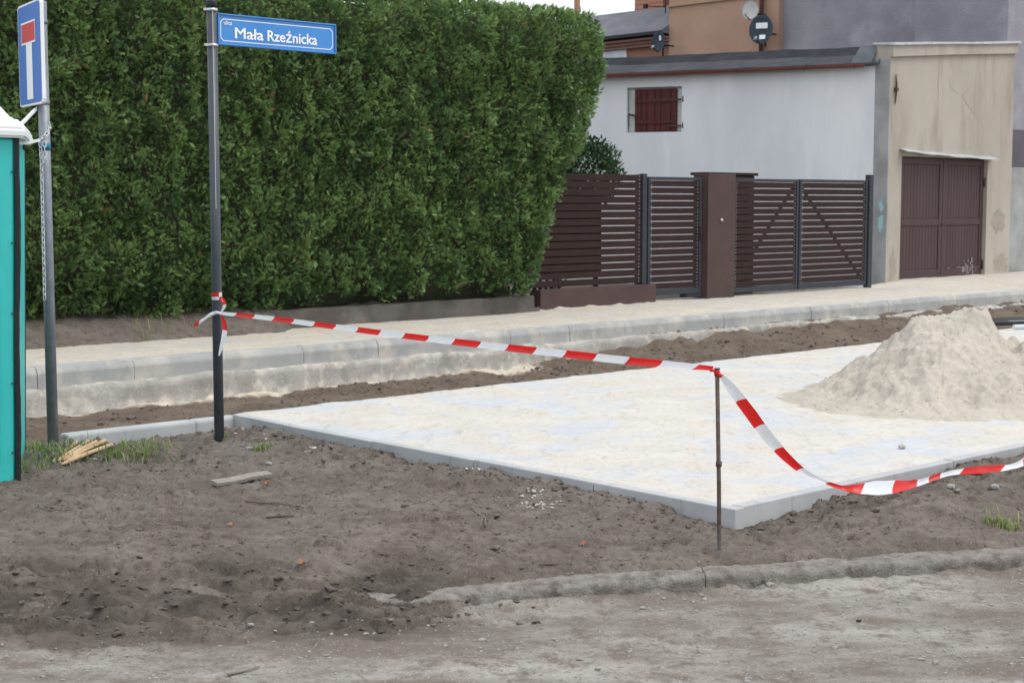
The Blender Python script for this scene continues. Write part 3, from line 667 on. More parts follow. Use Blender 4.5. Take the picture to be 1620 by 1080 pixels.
def hedge_pts(n):
    s = RNG.uniform(-1.6, 10.1, n); z = np.sqrt(RNG.uniform(0, 1, n)) * 0 + RNG.uniform(.18, HT + .05, n)
    k = s < hedge_end(z); s, z = s[k], z[k]
    lowlim = .20 + .13 * np.abs(fbm(s * 1.6, s * 0, 4, 181)) * 2 + .02 * s
    k = z > lowlim; s, z = s[k], z[k]; m = len(s)
    bulge = .10 * fbm(s * 1.3, z * 1.3, 3, 182) + .125 * fbm(s * 5.0, z * 3.4, 3, 183)
    rnd = .30 * sm(z, HT - .35, HT + .05) + .22 * (1 - sm(z, .2, .9))
    e = hedge_end(z); rnd = rnd + .30 * sm(s, e - .35, e)
    tt = 5.97 + rnd - bulge + RNG.gamma(1.2, .045, m)
    P = np.stack([s, tt, z], -1); Nn = np.stack([.8 * sm(s, e - .4, e), -np.ones(m), .9 * sm(z, HT - .35, HT)], -1)
    return P, Nn
P1, N1 = hedge_pts(84000)
m = 8000; z = RNG.uniform(.3, HT, m); tt = RNG.uniform(5.9, 7.2, m); e = hedge_end(z)            # the end face
P2 = np.stack([e + .10 * fbm(tt * 3, z * 3, 3, 184) - RNG.gamma(1.3, .06, m) - .2 * np.exp(-((tt - 5.9) / .2) ** 2), tt, z], -1); N2 = np.tile([1., -.2, 0], (m, 1))
m = 9000; s = RNG.uniform(-1.6, 9.8, m); tt = RNG.uniform(6.0, 7.3, m)                             # the top
P3 = np.stack([s, tt, HT + .05 * fbm(s * 2, tt * 2, 3, 185) + .04 * fbm(s * 6, tt * 6, 2, 186) - RNG.gamma(1.2, .05, m)], -1); N3 = np.tile([0., -.2, 1.], (m, 1))
P = np.concatenate([P1, P2, P3]); Nn = np.concatenate([N1, N2, N3]); m = len(P)
size = RNG.uniform(.05, .105, m) * np.where(P[:, 2] > HT - .12, 1.15, 1)
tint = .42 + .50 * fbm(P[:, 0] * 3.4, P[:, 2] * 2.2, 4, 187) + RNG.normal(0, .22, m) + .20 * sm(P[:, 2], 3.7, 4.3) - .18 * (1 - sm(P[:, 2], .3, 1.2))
dead = (RNG.random(m) < .006 + .16 * (fbm(P[:, 0] * 1.9, P[:, 2] * 1.9, 3, 188) > .62)).astype(float) * RNG.uniform(.5, 1, m)
TF = [fronds(RNG) for _ in range(5)]
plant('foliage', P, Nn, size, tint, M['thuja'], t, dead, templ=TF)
# added solid core, coloured dark, blocking the view through the foliage
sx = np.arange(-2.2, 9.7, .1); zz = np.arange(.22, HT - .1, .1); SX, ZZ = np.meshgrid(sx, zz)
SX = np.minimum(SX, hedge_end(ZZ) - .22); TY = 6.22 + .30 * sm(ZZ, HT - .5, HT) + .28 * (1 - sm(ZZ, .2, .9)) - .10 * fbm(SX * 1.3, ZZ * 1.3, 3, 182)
front = grid_mesh('dark_core', SX, TY, ZZ); bm = NB(); bm.from_mesh(front)
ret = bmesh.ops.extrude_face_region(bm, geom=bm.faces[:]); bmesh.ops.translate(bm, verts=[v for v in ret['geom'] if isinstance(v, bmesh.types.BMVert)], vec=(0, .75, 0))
obj('dark_core', bm, M['core'], t)
for k in range(24):
    s = -1.8 + k * .44 + random.uniform(-.1, .1); bm = NB(); l = random.uniform(-.06, .06)
    tube(bm, [(s, 6.62, .12), (s + l, 6.56, .5), (s + l * 2, 6.6, 1.0)], [.045, .038, .03], 8); obj('stem', bm, M['bark'], t)

t = thing_st('laurel_bush', 'round broad-leaved bush peeping over the fence beside the hedge end', 'bush', (10.1, 7.5, .1))
q = []
for k in range(2):
    a = .16
    q.append(np.array([[[0, 0, 0], [.45, .24, .06], [1, 0, 0], [.45, -.24, .06]]]))
def ball_pts(n, c, r):
    d = RNG.normal(0, 1, (n, 3)); d /= np.linalg.norm(d, axis=1)[:, None]
    return np.array(c) + d * np.array(r) * RNG.uniform(.55, 1.03, (n, 1)), d
bs, bz = onT(932, 262, 7.6)
A, NA = ball_pts(3600, (bs, 7.6, bz - .10), (.56, .5, .55)); B, NB_ = ball_pts(2000, (9.95, 7.5, .9), (.85, .5, .85))
P = np.concatenate([A, B]); Nn = np.concatenate([NA, NB_])
plant('leaves', P, Nn, RNG.uniform(.055, .10, len(P)), np.clip(RNG.normal(.4, .3, len(P)), 0, 1), M['laurel'], t, up=.2, templ=q)
for k in range(4):
    bm = NB(); tube(bm, [(10.1 + .1 * k, 7.55, .05), (10.0 + .2 * k, 7.55, .9), (9.9 + .3 * k, 7.6, 1.9)], [.03, .022, .01], 7); obj('stem', bm, M['bark'], t)

# ------------------------------------------------------------------ fence, gates, pillar
slat_cache = {}
def slats(parent, s0, s1, z0, n, pitch, h, tt, th=.022):
    key = (round(s1 - s0, 3), h)
    if key not in slat_cache:
        bm = NB(); box(bm, (0, -th / 2, -h / 2), (s1 - s0, th / 2, h / 2), .003); me = mesh_from(bm, 'slat'); me.materials.append(M['slat']); slat_cache[key] = me
    for k in range(n):
        o = bpy.data.objects.new('slat', slat_cache[key]); link(o, parent)
        o.location = Vector((s0, tt, z0 + (k + .5) * pitch)) - OFF[o.name]
def screws(parent, sc, z0, n, pitch, tt):
    bm = NB()
    for k in range(n):
        for dz in (-.025, .025): box(bm, (sc - .006, tt - .004, z0 + (k + .5) * pitch + dz - .006), (sc + .006, tt, z0 + (k + .5) * pitch + dz + .006))
    o = obj('screws', bm, M['screw'], parent); o['kind'] = 'stuff'
f = thing_st('slat_fence', 'dark brown horizontal slat fence panel on a brown plinth next to the hedge', 'fence', (10.3, FENCE_T, .07))
bm = NB(); box(bm, (9.10, FENCE_T - .10, -.1), (11.57, FENCE_T + .10, .345), .008, 2); obj('plinth', bm, M['brown_render'], f)
slats(f, 8.9, 11.32, .365, 15, .1105, .095, FENCE_T)
bm = NB(); box(bm, (11.33, FENCE_T - .03, .346), (11.43, FENCE_T + .05, 2.035), .004); obj('post', bm, M['gate_frame'], f)
bm = NB(); box(bm, (8.95, FENCE_T + .012, .346), (9.01, FENCE_T + .06, 2.03), .004); obj('post', bm, M['gate_frame'], f)
bm = NB(); box(bm, (11.22, FENCE_T + .0115, .346), (11.30, FENCE_T + .03, 2.02)); obj('bracket', bm, M['gate_frame'], f)
screws(f, 11.27, .365, 15, .1105, FENCE_T - .0112)

def gate(name, label, s0, s1, z0, z1, n, group=None, brace=0, handle=None, cat='gate'):
    g = thing_st(name, label, cat, ((s0 + s1) / 2, FENCE_T, z0), group)
    a = .055
    fr = NB()
    box(fr, (s0, FENCE_T - .03, z0), (s0 + a, FENCE_T + .03, z1), .003); box(fr, (s1 - a, FENCE_T - .03, z0), (s1, FENCE_T + .03, z1), .003)
    box(fr, (s0 + a, FENCE_T - .028, z0), (s1 - a, FENCE_T + .028, z0 + .09), .003); box(fr, (s0 + a, FENCE_T - .028, z1 - .05), (s1 - a, FENCE_T + .028, z1), .003)
    obj('frame', fr, M['gate_frame'], g)
    p = (z1 - z0 - .14) / n
    slats(g, s0 + a + .001, s1 - a - .001, z0 + .09, n, p, p * .865, FENCE_T - .005)
    screws(g, s0 + a + .03, z0 + .09, n, p, FENCE_T - .0162); screws(g, s1 - a - .03, z0 + .09, n, p, FENCE_T - .0162)
    if brace:
        x0, x1 = (s0 + a, s1 - a) if brace > 0 else (s1 - a, s0 + a)
        bm = NB(); d = Vector((x1 - x0, 0, z1 - z0 - .2)); ln = d.length; ang = math.atan2(d.z, d.x)
        box(bm, (-ln / 2, -.015, -.025), (ln / 2, .015, .025)); bmesh.ops.rotate(bm, verts=bm.verts, cent=(0, 0, 0), matrix=Matrix.Rotation(-ang, 3, 'Y'))
        bmesh.ops.translate(bm, verts=bm.verts, vec=((x0 + x1) / 2, FENCE_T + .025, (z0 + z1) / 2)); obj('brace', bm, M['gate_frame'], g)
    if handle:
        bm = NB(); box(bm, (handle - .02, FENCE_T - .045, 1.0), (handle + .02, FENCE_T - .03, 1.22), .004); hp = obj('lock_plate', bm, M['rubber'], g)
        bm = NB(); tube(bm, [(handle, FENCE_T - .04, 1.13), (handle, FENCE_T - .085, 1.13), (handle - .11, FENCE_T - .085, 1.13)], .009, 8); obj('handle', bm, M['rubber'], hp)
    return g
gate('garden_gate', 'narrow dark slatted garden gate between fence panel and brown pillar', 11.46, 12.72, .16, 1.99, 16, handle=12.69)
bm = NB(); box(bm, (12.35, FENCE_T - .05, .10), (12.72, FENCE_T + .1, .159), .004)
sill = tag(obj('gate_sill', bm, M['rubber']), 'black threshold bar on the ground under the garden gate', 'threshold'); sill.location = w(0, 0, 0); sill.rotation_euler = (0, 0, ANG)
pl = thing_st('gate_pillar', 'square brown rendered gate pillar with a small round bell', 'pillar', (13.15, FENCE_T, .0))
bm = NB(); box(bm, (12.78, FENCE_T - .11, -.1), (13.47, FENCE_T + .20, 2.045), .008, 2); obj('shaft', bm, M['brown_render'], pl)
bm = NB(); box(bm, (12.785, FENCE_T - .105, 2.046), (13.465, FENCE_T + .19, 2.056), .004); obj('cap', bm, M['brown_render'], pl)
bm = NB(); tube(bm, [(13.1, FENCE_T - .14, 1.32), (13.1, FENCE_T - .10, 1.32)], .022, 14); obj('bell', bm, M['band'], pl)
gate('drive_gate_leaf', 'slatted drive gate leaf hung on the brown pillar, brace rising to the middle', 13.52, 15.26, .12, 1.985, 16, 'driveway gate leaves', 1)
gate('drive_gate_leaf', 'slatted drive gate leaf hung on the end post by the white wall', 15.30, 17.30, .12, 1.99, 16, 'driveway gate leaves', -1)
bm = NB(); box(bm, (17.33, FENCE_T - .05, -.05), (17.45, FENCE_T + .05, 2.09), .004)
o = tag(obj('gate_post', bm, M['gate_frame']), 'dark square steel gate post against the white wall', 'post'); o.location = w(0, 0, 0); o.rotation_euler = (0, 0, ANG)
x = onT(951, 350, 6.75)[0]; bm = NB()
scr = thing_st('board_screen', 'brown board screen standing close behind the slat fence beside the hedge', 'screen', (9.6, 6.75, .0))
for k in range(5): bm = NB(); box(bm, (8.9 + (x - 8.9) * k / 5 + .002, 6.74, .55), (8.9 + (x - 8.9) * (k + 1) / 5 - .002, 6.765, 1.72), .003); obj('board', bm, M['slat'], scr)
for zz_ in (.7, 1.5): bm = NB(); box(bm, (8.9, 6.7655, zz_), (x, 6.79, zz_ + .08)); obj('rail', bm, M['slat'], scr)
for xx_ in (9.0, x - .08): bm = NB(); box(bm, (xx_, 6.7905, -.1), (xx_ + .06, 6.84, 1.7)); obj('post', bm, M['slat'], scr)
# brown box store behind the pillar
a0, b0 = onT(1094, 274, 7.3); a1, b1 = onT(1197, 274, 7.0)
t = thing_st('bin_store', 'brown flat-topped store standing behind the gate pillar', 'bin store', ((a0 + a1) / 2, 7.14, .05))
bm = NB(); box(bm, (a0 + .03, 7.0, 0), (a1 - .05, 7.28, b1 - .05), .01); obj('body', bm, M['brown_render'], t)
bm = NB(); box(bm, (a0 - .02, 6.96, b1 - .048), (a1, 7.31, b1), .005); obj('roof', bm, M['slat'], t)
bm = NB(); box(bm, (a0 + .2, 6.985, .1), (a1 - .2, 6.999, b1 - .2), .003); obj('door', bm, M['slat'], t)

# ------------------------------------------------------------------ white outbuilding
Br = w(18.33, 7.03); Al = Vector((1.95, 30.2, 0)); dv = (Br - Al); dv.z = 0; RW = math.atan2(dv.y, dv.x); dvn = dv.normalized()
Ow = Al - dvn * 4.2; LW = (Br - Ow).length
house = thing('white_outbuilding', 'whitewashed flat-roofed outbuilding with a red shuttered window', 'building', Ow, RW)
pw = lambda x, y: onPlane(x, y, Ow, RW)
gl, gr = pw(965, 121), pw(1383, 104); sl = (gr[1] - gl[1]) / (gr[0] - gl[0]); gz_ = lambda x: gl[1] + sl * (x - gl[0])
wa, wb = pw(992, 139), pw(1078, 208.5)
hole = (wa[0], wb[0], wb[1], wa[1])
bm = holed_wall(NB(), 0, LW, -.2, gz_(0), gz_(LW), [hole], .13)
quad(bm, (0, 0, -.2), (0, 4, -.2), (0, 4, gz_(0) + .40), (0, 0, gz_(0))); quad(bm, (LW, 0, -.2), (LW, 0, gz_(LW)), (LW, 4, gz_(LW) + .40), (LW, 4, -.2)); quad(bm, (0, 4, -.2), (LW, 4, -.2), (LW, 4, gz_(LW) + .40), (0, 4, gz_(0) + .40))
obj('wall', bm, M['white_wall'], house)
def slope_strip(name, y0, dz0, y1, dz1, th, mat, x0=-.1, x1=None):
    x1 = LW + .02 if x1 is None else x1; bm = NB(); n = 40
    rows = []
    for i in range(n + 1):
        x = x0 + (x1 - x0) * i / n; j = .012 * float(fbm(x * 1.3, y1, 3, 191)); k = .008 * float(fbm(x * 2.0, y0 + 3, 3, 192))
        rows.append([bm.verts.new((x, y0, gz_(x) + dz0 + k)), bm.verts.new((x, y1, gz_(x) + dz1 + j)), bm.verts.new((x, y1, gz_(x) + dz1 + j - th)), bm.verts.new((x, y0, gz_(x) + dz0 + k - th))])
    for a, b in zip(rows[:-1], rows[1:]):
        for q in range(4): bm.faces.new((a[q], a[(q + 1) % 4], b[(q + 1) % 4], b[q]))
    bm.faces.new(rows[0]); bm.faces.new(rows[-1][::-1]); return obj(name, bm, mat, house)
rf = slope_strip('roof', -.16, .045, 1.0, .30, .04, M['tar_light'])
slope_strip('roof_upstand', 1.02, .28, 1.45, .50, .06, M['tar'])
slope_strip('roof_back', 1.46, .48, 4.3, .50, .06, M['tar'], x1=LW + .8)
bm = NB(); n = 30; gut = []
for i in range(n + 1):
    x = -.1 + (LW - .1) * i / n
    gut.append([bm.verts.new((x, -.165 - .055 + .06 * math.cos(a), gz_(x) + .02 + .065 * math.sin(a))) for a in [math.pi * (1 + k / 8) for k in range(9)]])
for a, b in zip(gut[:-1], gut[1:]):
    for k in range(8): bm.faces.new((a[k], a[k + 1], b[k + 1], b[k])).smooth = True
bm.faces.new(gut[-1]); bm.faces.new(gut[0][::-1])
go = obj('gutter', bm, M['gutter'], house)
for px in (1072, 1170, 1275, 1355):
    x = pw(px, 110)[0]; bm = NB(); tube(bm, [(x, -.165 - .055 + .067 * math.cos(a), gz_(x) + .02 + .072 * math.sin(a)) for a in [math.pi * (1 + k / 8) for k in range(9)]], .008, 6); obj('gutter_bracket', bm, M['iron'], go)
bm = NB(); x = pw(1378, 100)[0]; prism(bm, [(x - .36, .05), (x + .02, .05), (x + .12, .40), (x - .20, .40)], (0, .02, .0), origin=(0, -.1, gz_(x)), ex=(1, 0, 0), ey=(0, .35, .93)); obj('flashing', bm, M['flash'], house)
bm = NB(); tube(bm, [(x + .10, -.12, gz_(x) + .02), (x + .17, .0, gz_(x) + .12), (x + .27, .25, gz_(x) + .38)], .03, 6); obj('roof_edge_trim', bm, M['flash'], house)
# shuttered window
sa, sb = pw(1003.5, 150)[0], pw(1070, 150)[0]; z0, z1 = hole[2] + .012, hole[3] - .03
for a, b in ((hole[0] + .015, sa - .006), (sb + .006, hole[1] - .012)): win = NB(); box(win, (a, .085, z0), (b, .125, z1 - .01), .004); obj('side_board', win, M['white_board'], house)
sh = NB(); box(sh, (sa, .062, z0), (sb, .07, z1)); sho = obj('shutter', sh, M['iron'], house)
cuts = [0, .155, .29, .485, .625, .865, 1.0]
for a, b in zip(cuts[:-1], cuts[1:]):
    bm = NB(); xa, xb = sa + (sb - sa) * a + .005, sa + (sb - sa) * b - .005; box(bm, (xa, .035 + random.uniform(-.004, .004), z0 + random.uniform(0, .01)), (xb, .061, z1 - random.uniform(0, .008)), .004); obj('plank', bm, M['shutter'], sho)
for zf in (.22, .71):
    zc = z0 + (z1 - z0) * zf; bm = NB(); box(bm, (sa + .01, .016, zc - .03), (sb - .01, .033, zc + .03), .004); obj('ledge', bm, M['shutter'], sho)
for zf, ln in ((.125, .18), (.735, .55)):
    zc = z0 + (z1 - z0) * zf; bm = NB(); box(bm, (sb - ln, .004, zc - .018), (sb + .12, .015, zc + .018), .003); tube(bm, [(sb + .13, .01, zc - .05), (sb + .13, .01, zc + .06)], .018, 8); obj('hinge', bm, M['iron'], sho)
zc = z0 + (z1 - z0) * .36; bm = NB(); tube(bm, [(hole[0] + .03, .0, zc + .05), (sa + .05, .01, zc)], .018, 8); tube(bm, [(hole[0] + .05, .0, zc + .04), (hole[0] + .045, -.005, zc - .2)], .007, 6); obj('hook', bm, M['iron'], sho)

# ------------------------------------------------------------------ beige garage building
S0, S1 = 18.33, 22.82
g = thing_st('beige_garage', 'stained beige rendered garage with maroon double doors and tin rain hood', 'building', (S0, BEIGE_T, 0))
D0, D1, DZ0, DZ1 = 18.80, 21.88, .12, 2.46
TL, TR = 4.27, 4.62
bm = holed_wall(NB(), S0, S1, -.2, TL, TR, [(D0, D1, DZ0, DZ1)], .16)
quad(bm, (S0, 0, -.2), (S0, 0, TL), (S0, .36, TL), (S0, .36, -.2)); quad(bm, (S0, .36, -.2), (S0, .36, TL), (S0 + 2.9, 3.2, TL + .1), (S0 + 2.9, 3.2, -.2)); quad(bm, (S1, 0, -.2), (S1, 3.2, -.2), (S1, 3.2, TR + .1), (S1, 0, TR))
quad(bm, (S0 + 2.9, 3.2, -.2), (S0 + 2.9, 3.2, TL + .1), (S1, 3.2, TR + .1), (S1, 3.2, -.2))
bmesh.ops.translate(bm, verts=bm.verts, vec=(0, BEIGE_T, 0)); obj('wall', bm, M['beige'], g)
bm = NB(); prism(bm, [(0, -.1), (.045, -.1), (.03, TL * .5), (.04, TL - .05), (0, TL - .05)], (0, .32, 0), origin=(S0 - .012, BEIGE_T - .014, 0)); obj('corner_strip', bm, M['grey_render'], g)
bm = NB()                                                       # moulded band under the roof edge
A = [(-.06, -.01), (-.055, .20), (.35, .22), (.35, .0), (.0, -.01)]
rings = []
for sc_, tz in ((S0 + .02, TL), (20.3, (TL + TR) / 2 - .015), (S1 + .03, TR)): rings.append([bm.verts.new((sc_, BEIGE_T + a, tz + b)) for a, b in A])
for a, b in zip(rings[:-1], rings[1:]):
    for k in range(5): bm.faces.new((a[k], a[(k + 1) % 5], b[(k + 1) % 5], b[k]))
bm.faces.new(rings[0]); bm.faces.new(rings[-1][::-1]); band = obj('cornice_band', bm, M['beige'], g)
bm = NB(); prism(bm, [(S0 + .1, .37), (S0 + 2.95, 3.25), (S1, 3.25), (S1, .37)], (0, 0, .05), origin=(0, BEIGE_T, TL + .06), ex=(1, 0, 0), ey=(0, 1, 0)); obj('roof', bm, M['tar'], g)
bm = NB(); rings = []
for sc_, tz in ((S0 - .02, TL), (20.3, (TL + TR) / 2 - .02), (21.7, TR - .1), (S1 + .06, TR)): rings.append([bm.verts.new((sc_, BEIGE_T + a, tz + b)) for a, b in ((-.10, .195), (-.10, .235), (.36, .27), (.36, .24))])
for a, b in zip(rings[:-1], rings[1:]):
    for k in range(4): bm.faces.new((a[k], a[(k + 1) % 4], b[(k + 1) % 4], b[k]))
bm.faces.new(rings[0]); bm.faces.new(rings[-1][::-1]); obj('roof_flashing', bm, M['tin'], g)
# doors
mid = 20.36; yb = BEIGE_T + .10
for a, b, hand in ((D0 + .02, mid - .006, -1), (mid + .006, D1 - .02, 1)):
    bm = NB(); box(bm, (a, yb, DZ0 + .03), (b, yb + .04, DZ1 - .02)); leaf = obj('door_leaf', bm, M['door'], g)
    fr = NB(); e = .11
    box(fr, (a, yb - .026, DZ0 + .031), (a + e, yb - .0005, DZ1 - .022), .005); box(fr, (b - e, yb - .026, DZ0 + .031), (b, yb - .0005, DZ1 - .022), .005)
    zm = DZ0 + (DZ1 - DZ0) * .475
    for c0, c1 in ((DZ0 + .031, DZ0 + .19), (zm - .08, zm + .05), (DZ1 - .14, DZ1 - .022)): box(fr, (a + e, yb - .025, c0), (b - e, yb - .0005, c1), .005)
    obj('door_frame', fr, M['door'], leaf)
    nb = 12
    for c0, c1 in ((DZ0 + .195, zm - .085), (zm + .055, DZ1 - .145)):
        bd = NB(); x0, x1 = a + e + .004, b - e - .004
        for k in range(nb): box(bd, (x0 + (x1 - x0) * k / nb + .003, yb - .010, c0), (x0 + (x1 - x0) * (k + 1) / nb - .003, yb - .0005, c1), .003)
        obj('panel_boards', bd, M['door'], leaf)
    hx = a - .01 if hand < 0 else b + .01
    for zc in (.35, 2.0):
        bm = NB(); tube(bm, [(hx, yb - .045, zc - .09), (hx, yb - .045, zc + .09)], .022, 8); obj('hinge', bm, M['iron'], leaf)
bm = NB(); tube(bm, [(mid - .01, yb - .03, 1.17), (mid - .01, yb - .07, 1.17)], .02, 8); obj('lock', bm, M['iron'], g)
bm = NB()
for _ in range(26):
    cx = random.gauss(21.35, .12); cz = random.uniform(.2, .45); r = random.uniform(.012, .05); box(bm, (cx - r * .5, yb - .0295, cz - r), (cx + r * .5, yb - .0268, cz + r))
for _ in range(10):
    cx = random.gauss(21.1, .3); box(bm, (cx - .08, yb - .0295, .31), (cx + .04, yb - .0268, .322))
o = obj('paint_scuffs', bm, M['scuff'], g); o['kind'] = 'stuff'
bm = NB(); rings = []                                          # bent tin hood over the doors
for k in range(13):
    x = D0 - .09 + (D1 - D0 + .22) * k / 12; dz = .035 * (1 - k / 12) ** 3 + .008 * math.sin(k * 1.7) - .06 * k / 12
    rings.append([bm.verts.new((x, BEIGE_T + a, DZ1 + .075 + dz + b)) for a, b in ((-.17, -.035), (-.17, -.02), (.01, .035), (.01, .02))])
for a, b in zip(rings[:-1], rings[1:]):
    for k in range(4): bm.faces.new((a[k], a[(k + 1) % 4], b[(k + 1) % 4], b[k]))
bm.faces.new(rings[0]); bm.faces.new(rings[-1][::-1]); obj('rain_hood', bm, M['tin'], g)
x, zt = onT(1416, 118, BEIGE_T); zb = onT(1416, 165, BEIGE_T)[1]
bm = NB(); tube(bm, [(x, BEIGE_T - .02, zb), (x + .012, BEIGE_T - .03, (zt + zb) / 2 - .05), (x + .012, BEIGE_T - .03, (zt + zb) / 2 + .1), (x, BEIGE_T - .02, zt)], [.008, .018, .018, .008], 8); box(bm, (x - .03, BEIGE_T - .06, (zt + zb) / 2 - .03), (x + .045, BEIGE_T + .0, (zt + zb) / 2 + .03), .005); obj('wall_anchor', bm, M['iron'], g)
def ribbon_on_wall(pxs, width, yoff, mat, name):
    bm = NB(); pr = None
    for i, (x, y) in enumerate(pxs):
        s, z = onT(x, y, BEIGE_T); wd = width * (1 if 0 < i < len(pxs) - 1 else .2); v = (bm.verts.new((s - wd, BEIGE_T - yoff, z)), bm.verts.new((s + wd, BEIGE_T - yoff, z)))
        if pr: bm.faces.new((pr[0], pr[1], v[1], v[0]))
        pr = v
    return obj(name, bm, mat, g)
crk = pmat('crack_line', (.27, .23, .185), None, rough=1, bmp=0)
ribbon_on_wall([(1502, 122), (1503, 136), (1512, 146), (1522, 151), (1530, 166), (1541, 181), (1552, 192)], .006, .003, crk, 'crack')
ribbon_on_wall([(1486, 115), (1484, 130), (1485, 150), (1484, 162)], .006, .003, crk, 'crack')
ribbon_on_wall([(1522, 151), (1528, 144), (1536, 139)], .006, .003, crk, 'crack')
def blotch(px, py, rx, ry, mat, seed, plane, name, parent, yoff=.003):
    s, z = onT(px, py, plane); bm = NB(); vv = []
    for k in range(36):
        a = k / 36 * 2 * math.pi; r = 1 + .45 * float(fbm(math.cos(a) * 1.7, math.sin(a) * 1.7, 4, seed)); vv.append(bm.verts.new((s + rx * r * math.cos(a), plane - yoff, z + ry * r * math.sin(a))))
    bm.faces.new(vv); return obj(name, bm, mat, parent)
blotch(1578, 352, .26, .22, M['stain'], 201, BEIGE_T, 'plaster_patch', g)
blotch(1583, 415, .25, .18, M['stain'], 203, BEIGE_T, 'plaster_patch', g)
blotch(1412, 420, .10, .28, M['stain'], 204, BEIGE_T, 'plaster_patch', g)
def side_blotch(px, py, ry_, rz_, seed):
    tt_, z = onS(px, py, S0 - .012); bm = NB(); vv = []
    for k in range(30):
        a = k / 30 * 2 * math.pi; r = 1 + .5 * float(fbm(math.cos(a) * 1.7, math.sin(a) * 1.7, 4, seed)); vv.append(bm.verts.new((S0 - .015, tt_ + ry_ * r * math.cos(a), z + rz_ * r * math.sin(a))))
    bm.faces.new(vv); obj('spray_mark', bm, M['cyan_spray'], g)
side_blotch(1393, 354, .06, .17, 202); side_blotch(1394, 326, .05, .10, 206)

# ------------------------------------------------------------------ taller buildings behind
SP = 22.86
b = thing_st('violet_house', 'tall windowless grey-violet roughcast house rising behind the beige garage', 'building', (SP, 6.95, 0))
tq = onS(1447, 60, SP)[0]; tr_ = onS(1232, 72, SP)[0]; tl_ = onS(1053, 70, SP)[0]
bm = NB(); box(bm, (SP, 6.95, 2.32), (32, tq, 10.5)); obj('gable_wall', bm, M['purple'], b)
bm = NB(); box(bm, (SP + .28, tq, 0), (32, tr_ + .1, 10.2)); obj('rear_wall', bm, M['purple'], b)
bm = NB(); box(bm, (SP - .01, 6.90, -.2), (32, 7.3, 2.319)); obj('plinth', bm, M['grey_render'], b)
bm = NB(); box(bm, (SP - .005, 6.944, 2.33), (32, 6.9495, 3.1)); obj('dark_band', bm, M['purple_low'], b)
bm = NB(); prism(bm, [(SP - .3, 10.2), (27.5, 13.5), (32.3, 10.2)], (0, tr_ - 6.6, 0), origin=(0, 6.6, .31)); obj('roof', bm, M['slate'], b)
b = thing_st('tan_house', 'salmon tan rendered house wall carrying two satellite dishes', 'building', (SP, (tr_ + tl_) / 2, 0))
bm = NB(); box(bm, (SP + .12, tr_ + .101, 0), (31, tl_, 10.0)); obj('wall', bm, M['tan'], b)
bm = NB(); box(bm, (SP + .06, tr_ + .15, 6.42), (SP + .119, tl_ + .02, 6.47)); obj('render_joint', bm, M['tan'], b)
bm = NB(); prism(bm, [(SP - .2, 10.0), (27, 12.5), (31.3, 10.0)], (0, tl_ - tr_ - .1, 0), origin=(0, tr_ + .1, .01)); obj('roof', bm, M['slate'], b)
dp = onS(1204, 20, SP)[0]
bm = NB(); tube(bm, [(SP + .02, dp, 5.0), (SP + .02, dp, 9.8)], .055, 12); obj('drainpipe', bm, M['drain'], b)
c0, c1 = tl_ + .001, tl_ + 5.5
b = thing_st('brown_annex', 'low brown house with grey roof, brown cornice and small white window', 'building', (SP, tl_ + 2, 0))
ez = onS(1050, 47, SP)[1]; rz_ = onS(1030, 18, SP)[1] + .28
bm = NB(); box(bm, (SP + .3, c0, 0), (30, c1, ez - .02)); obj('wall', bm, M['brown_wall'], b)
for k, (d_, h0, h1) in enumerate(((.05, .07, .14), (-.06, .145, .20), (.12, .0, .065))):
    bm = NB(); box(bm, (SP + d_, c0, ez - .36 + h0), (SP + .299, c1, ez - .36 + h1), .006); obj('cornice', bm, M['cornice'], b)
bm = NB(); prism(bm, [(SP - .16, ez - .09), (SP - .16, ez - .03), (SP + 1.3, rz_), (SP + 8, rz_ - .2), (SP + 8, ez - .09)], (0, c1 - c0, 0), origin=(0, c0, 0)); rfo = obj('roof', bm, M['slate'], b)
bm = NB(); box(bm, (SP - .19, c0, ez - .125), (SP - .13, c1, ez - .035), .01); obj('eave_gutter', bm, M['rubber'], rfo)
v0, v1 = onS(992, 78, SP + .3)[0], onS(955, 78, SP + .3)[0]; vz = onS(985, 73, SP + .3)[1]
bm = NB(); box(bm, (SP + .27, v0, vz - 1.1), (SP + .299, v1, vz), .006); wf = obj('window', bm, M['white_plastic'], b)
bm = NB(); box(bm, (SP + .262, v0 + .07, vz - 1.03), (SP + .269, v1 - .07, vz - .08)); obj('pane', bm, M['glass'], wf)
h0, h1 = onS(1049, 10, SP + 1.6)[0], onS(1004, 10, SP + 1.6)[0]; hzb = onS(1030, 19, SP + 1.6)[1]
bm = NB(); box(bm, (0, 0, 0), (.8, h1 - h0, 2.2)); ch = obj('chimney', bm, M['brick'], b, loc=(SP + 1.6, h0, hzb - .25))
bm = NB(); box(bm, (-.03, -.03, .20), (-.002, h1 - h0 + .03, .30)); obj('chimney_flashing', bm, M['tar'], ch, loc=(SP + 1.6, h0, hzb - .25))
# pipe chimney far left, over the hedge top
pq = atY(913, 10, 44)
bm = NB(); tube(bm, [(pq.x, pq.y, 0), (pq.x, pq.y, 8.6)], .09, 12); tube(bm, [(pq.x, pq.y, 8.6), (pq.x, pq.y, 8.7)], .13, 12)
tag(obj('flue_pipe', bm, pmat('copper_flue', (.30, .15, .10), (.25, .12, .08), 5, .6, .1)), 'thin copper-brown flue pipe standing up behind the hedge top', 'pipe')
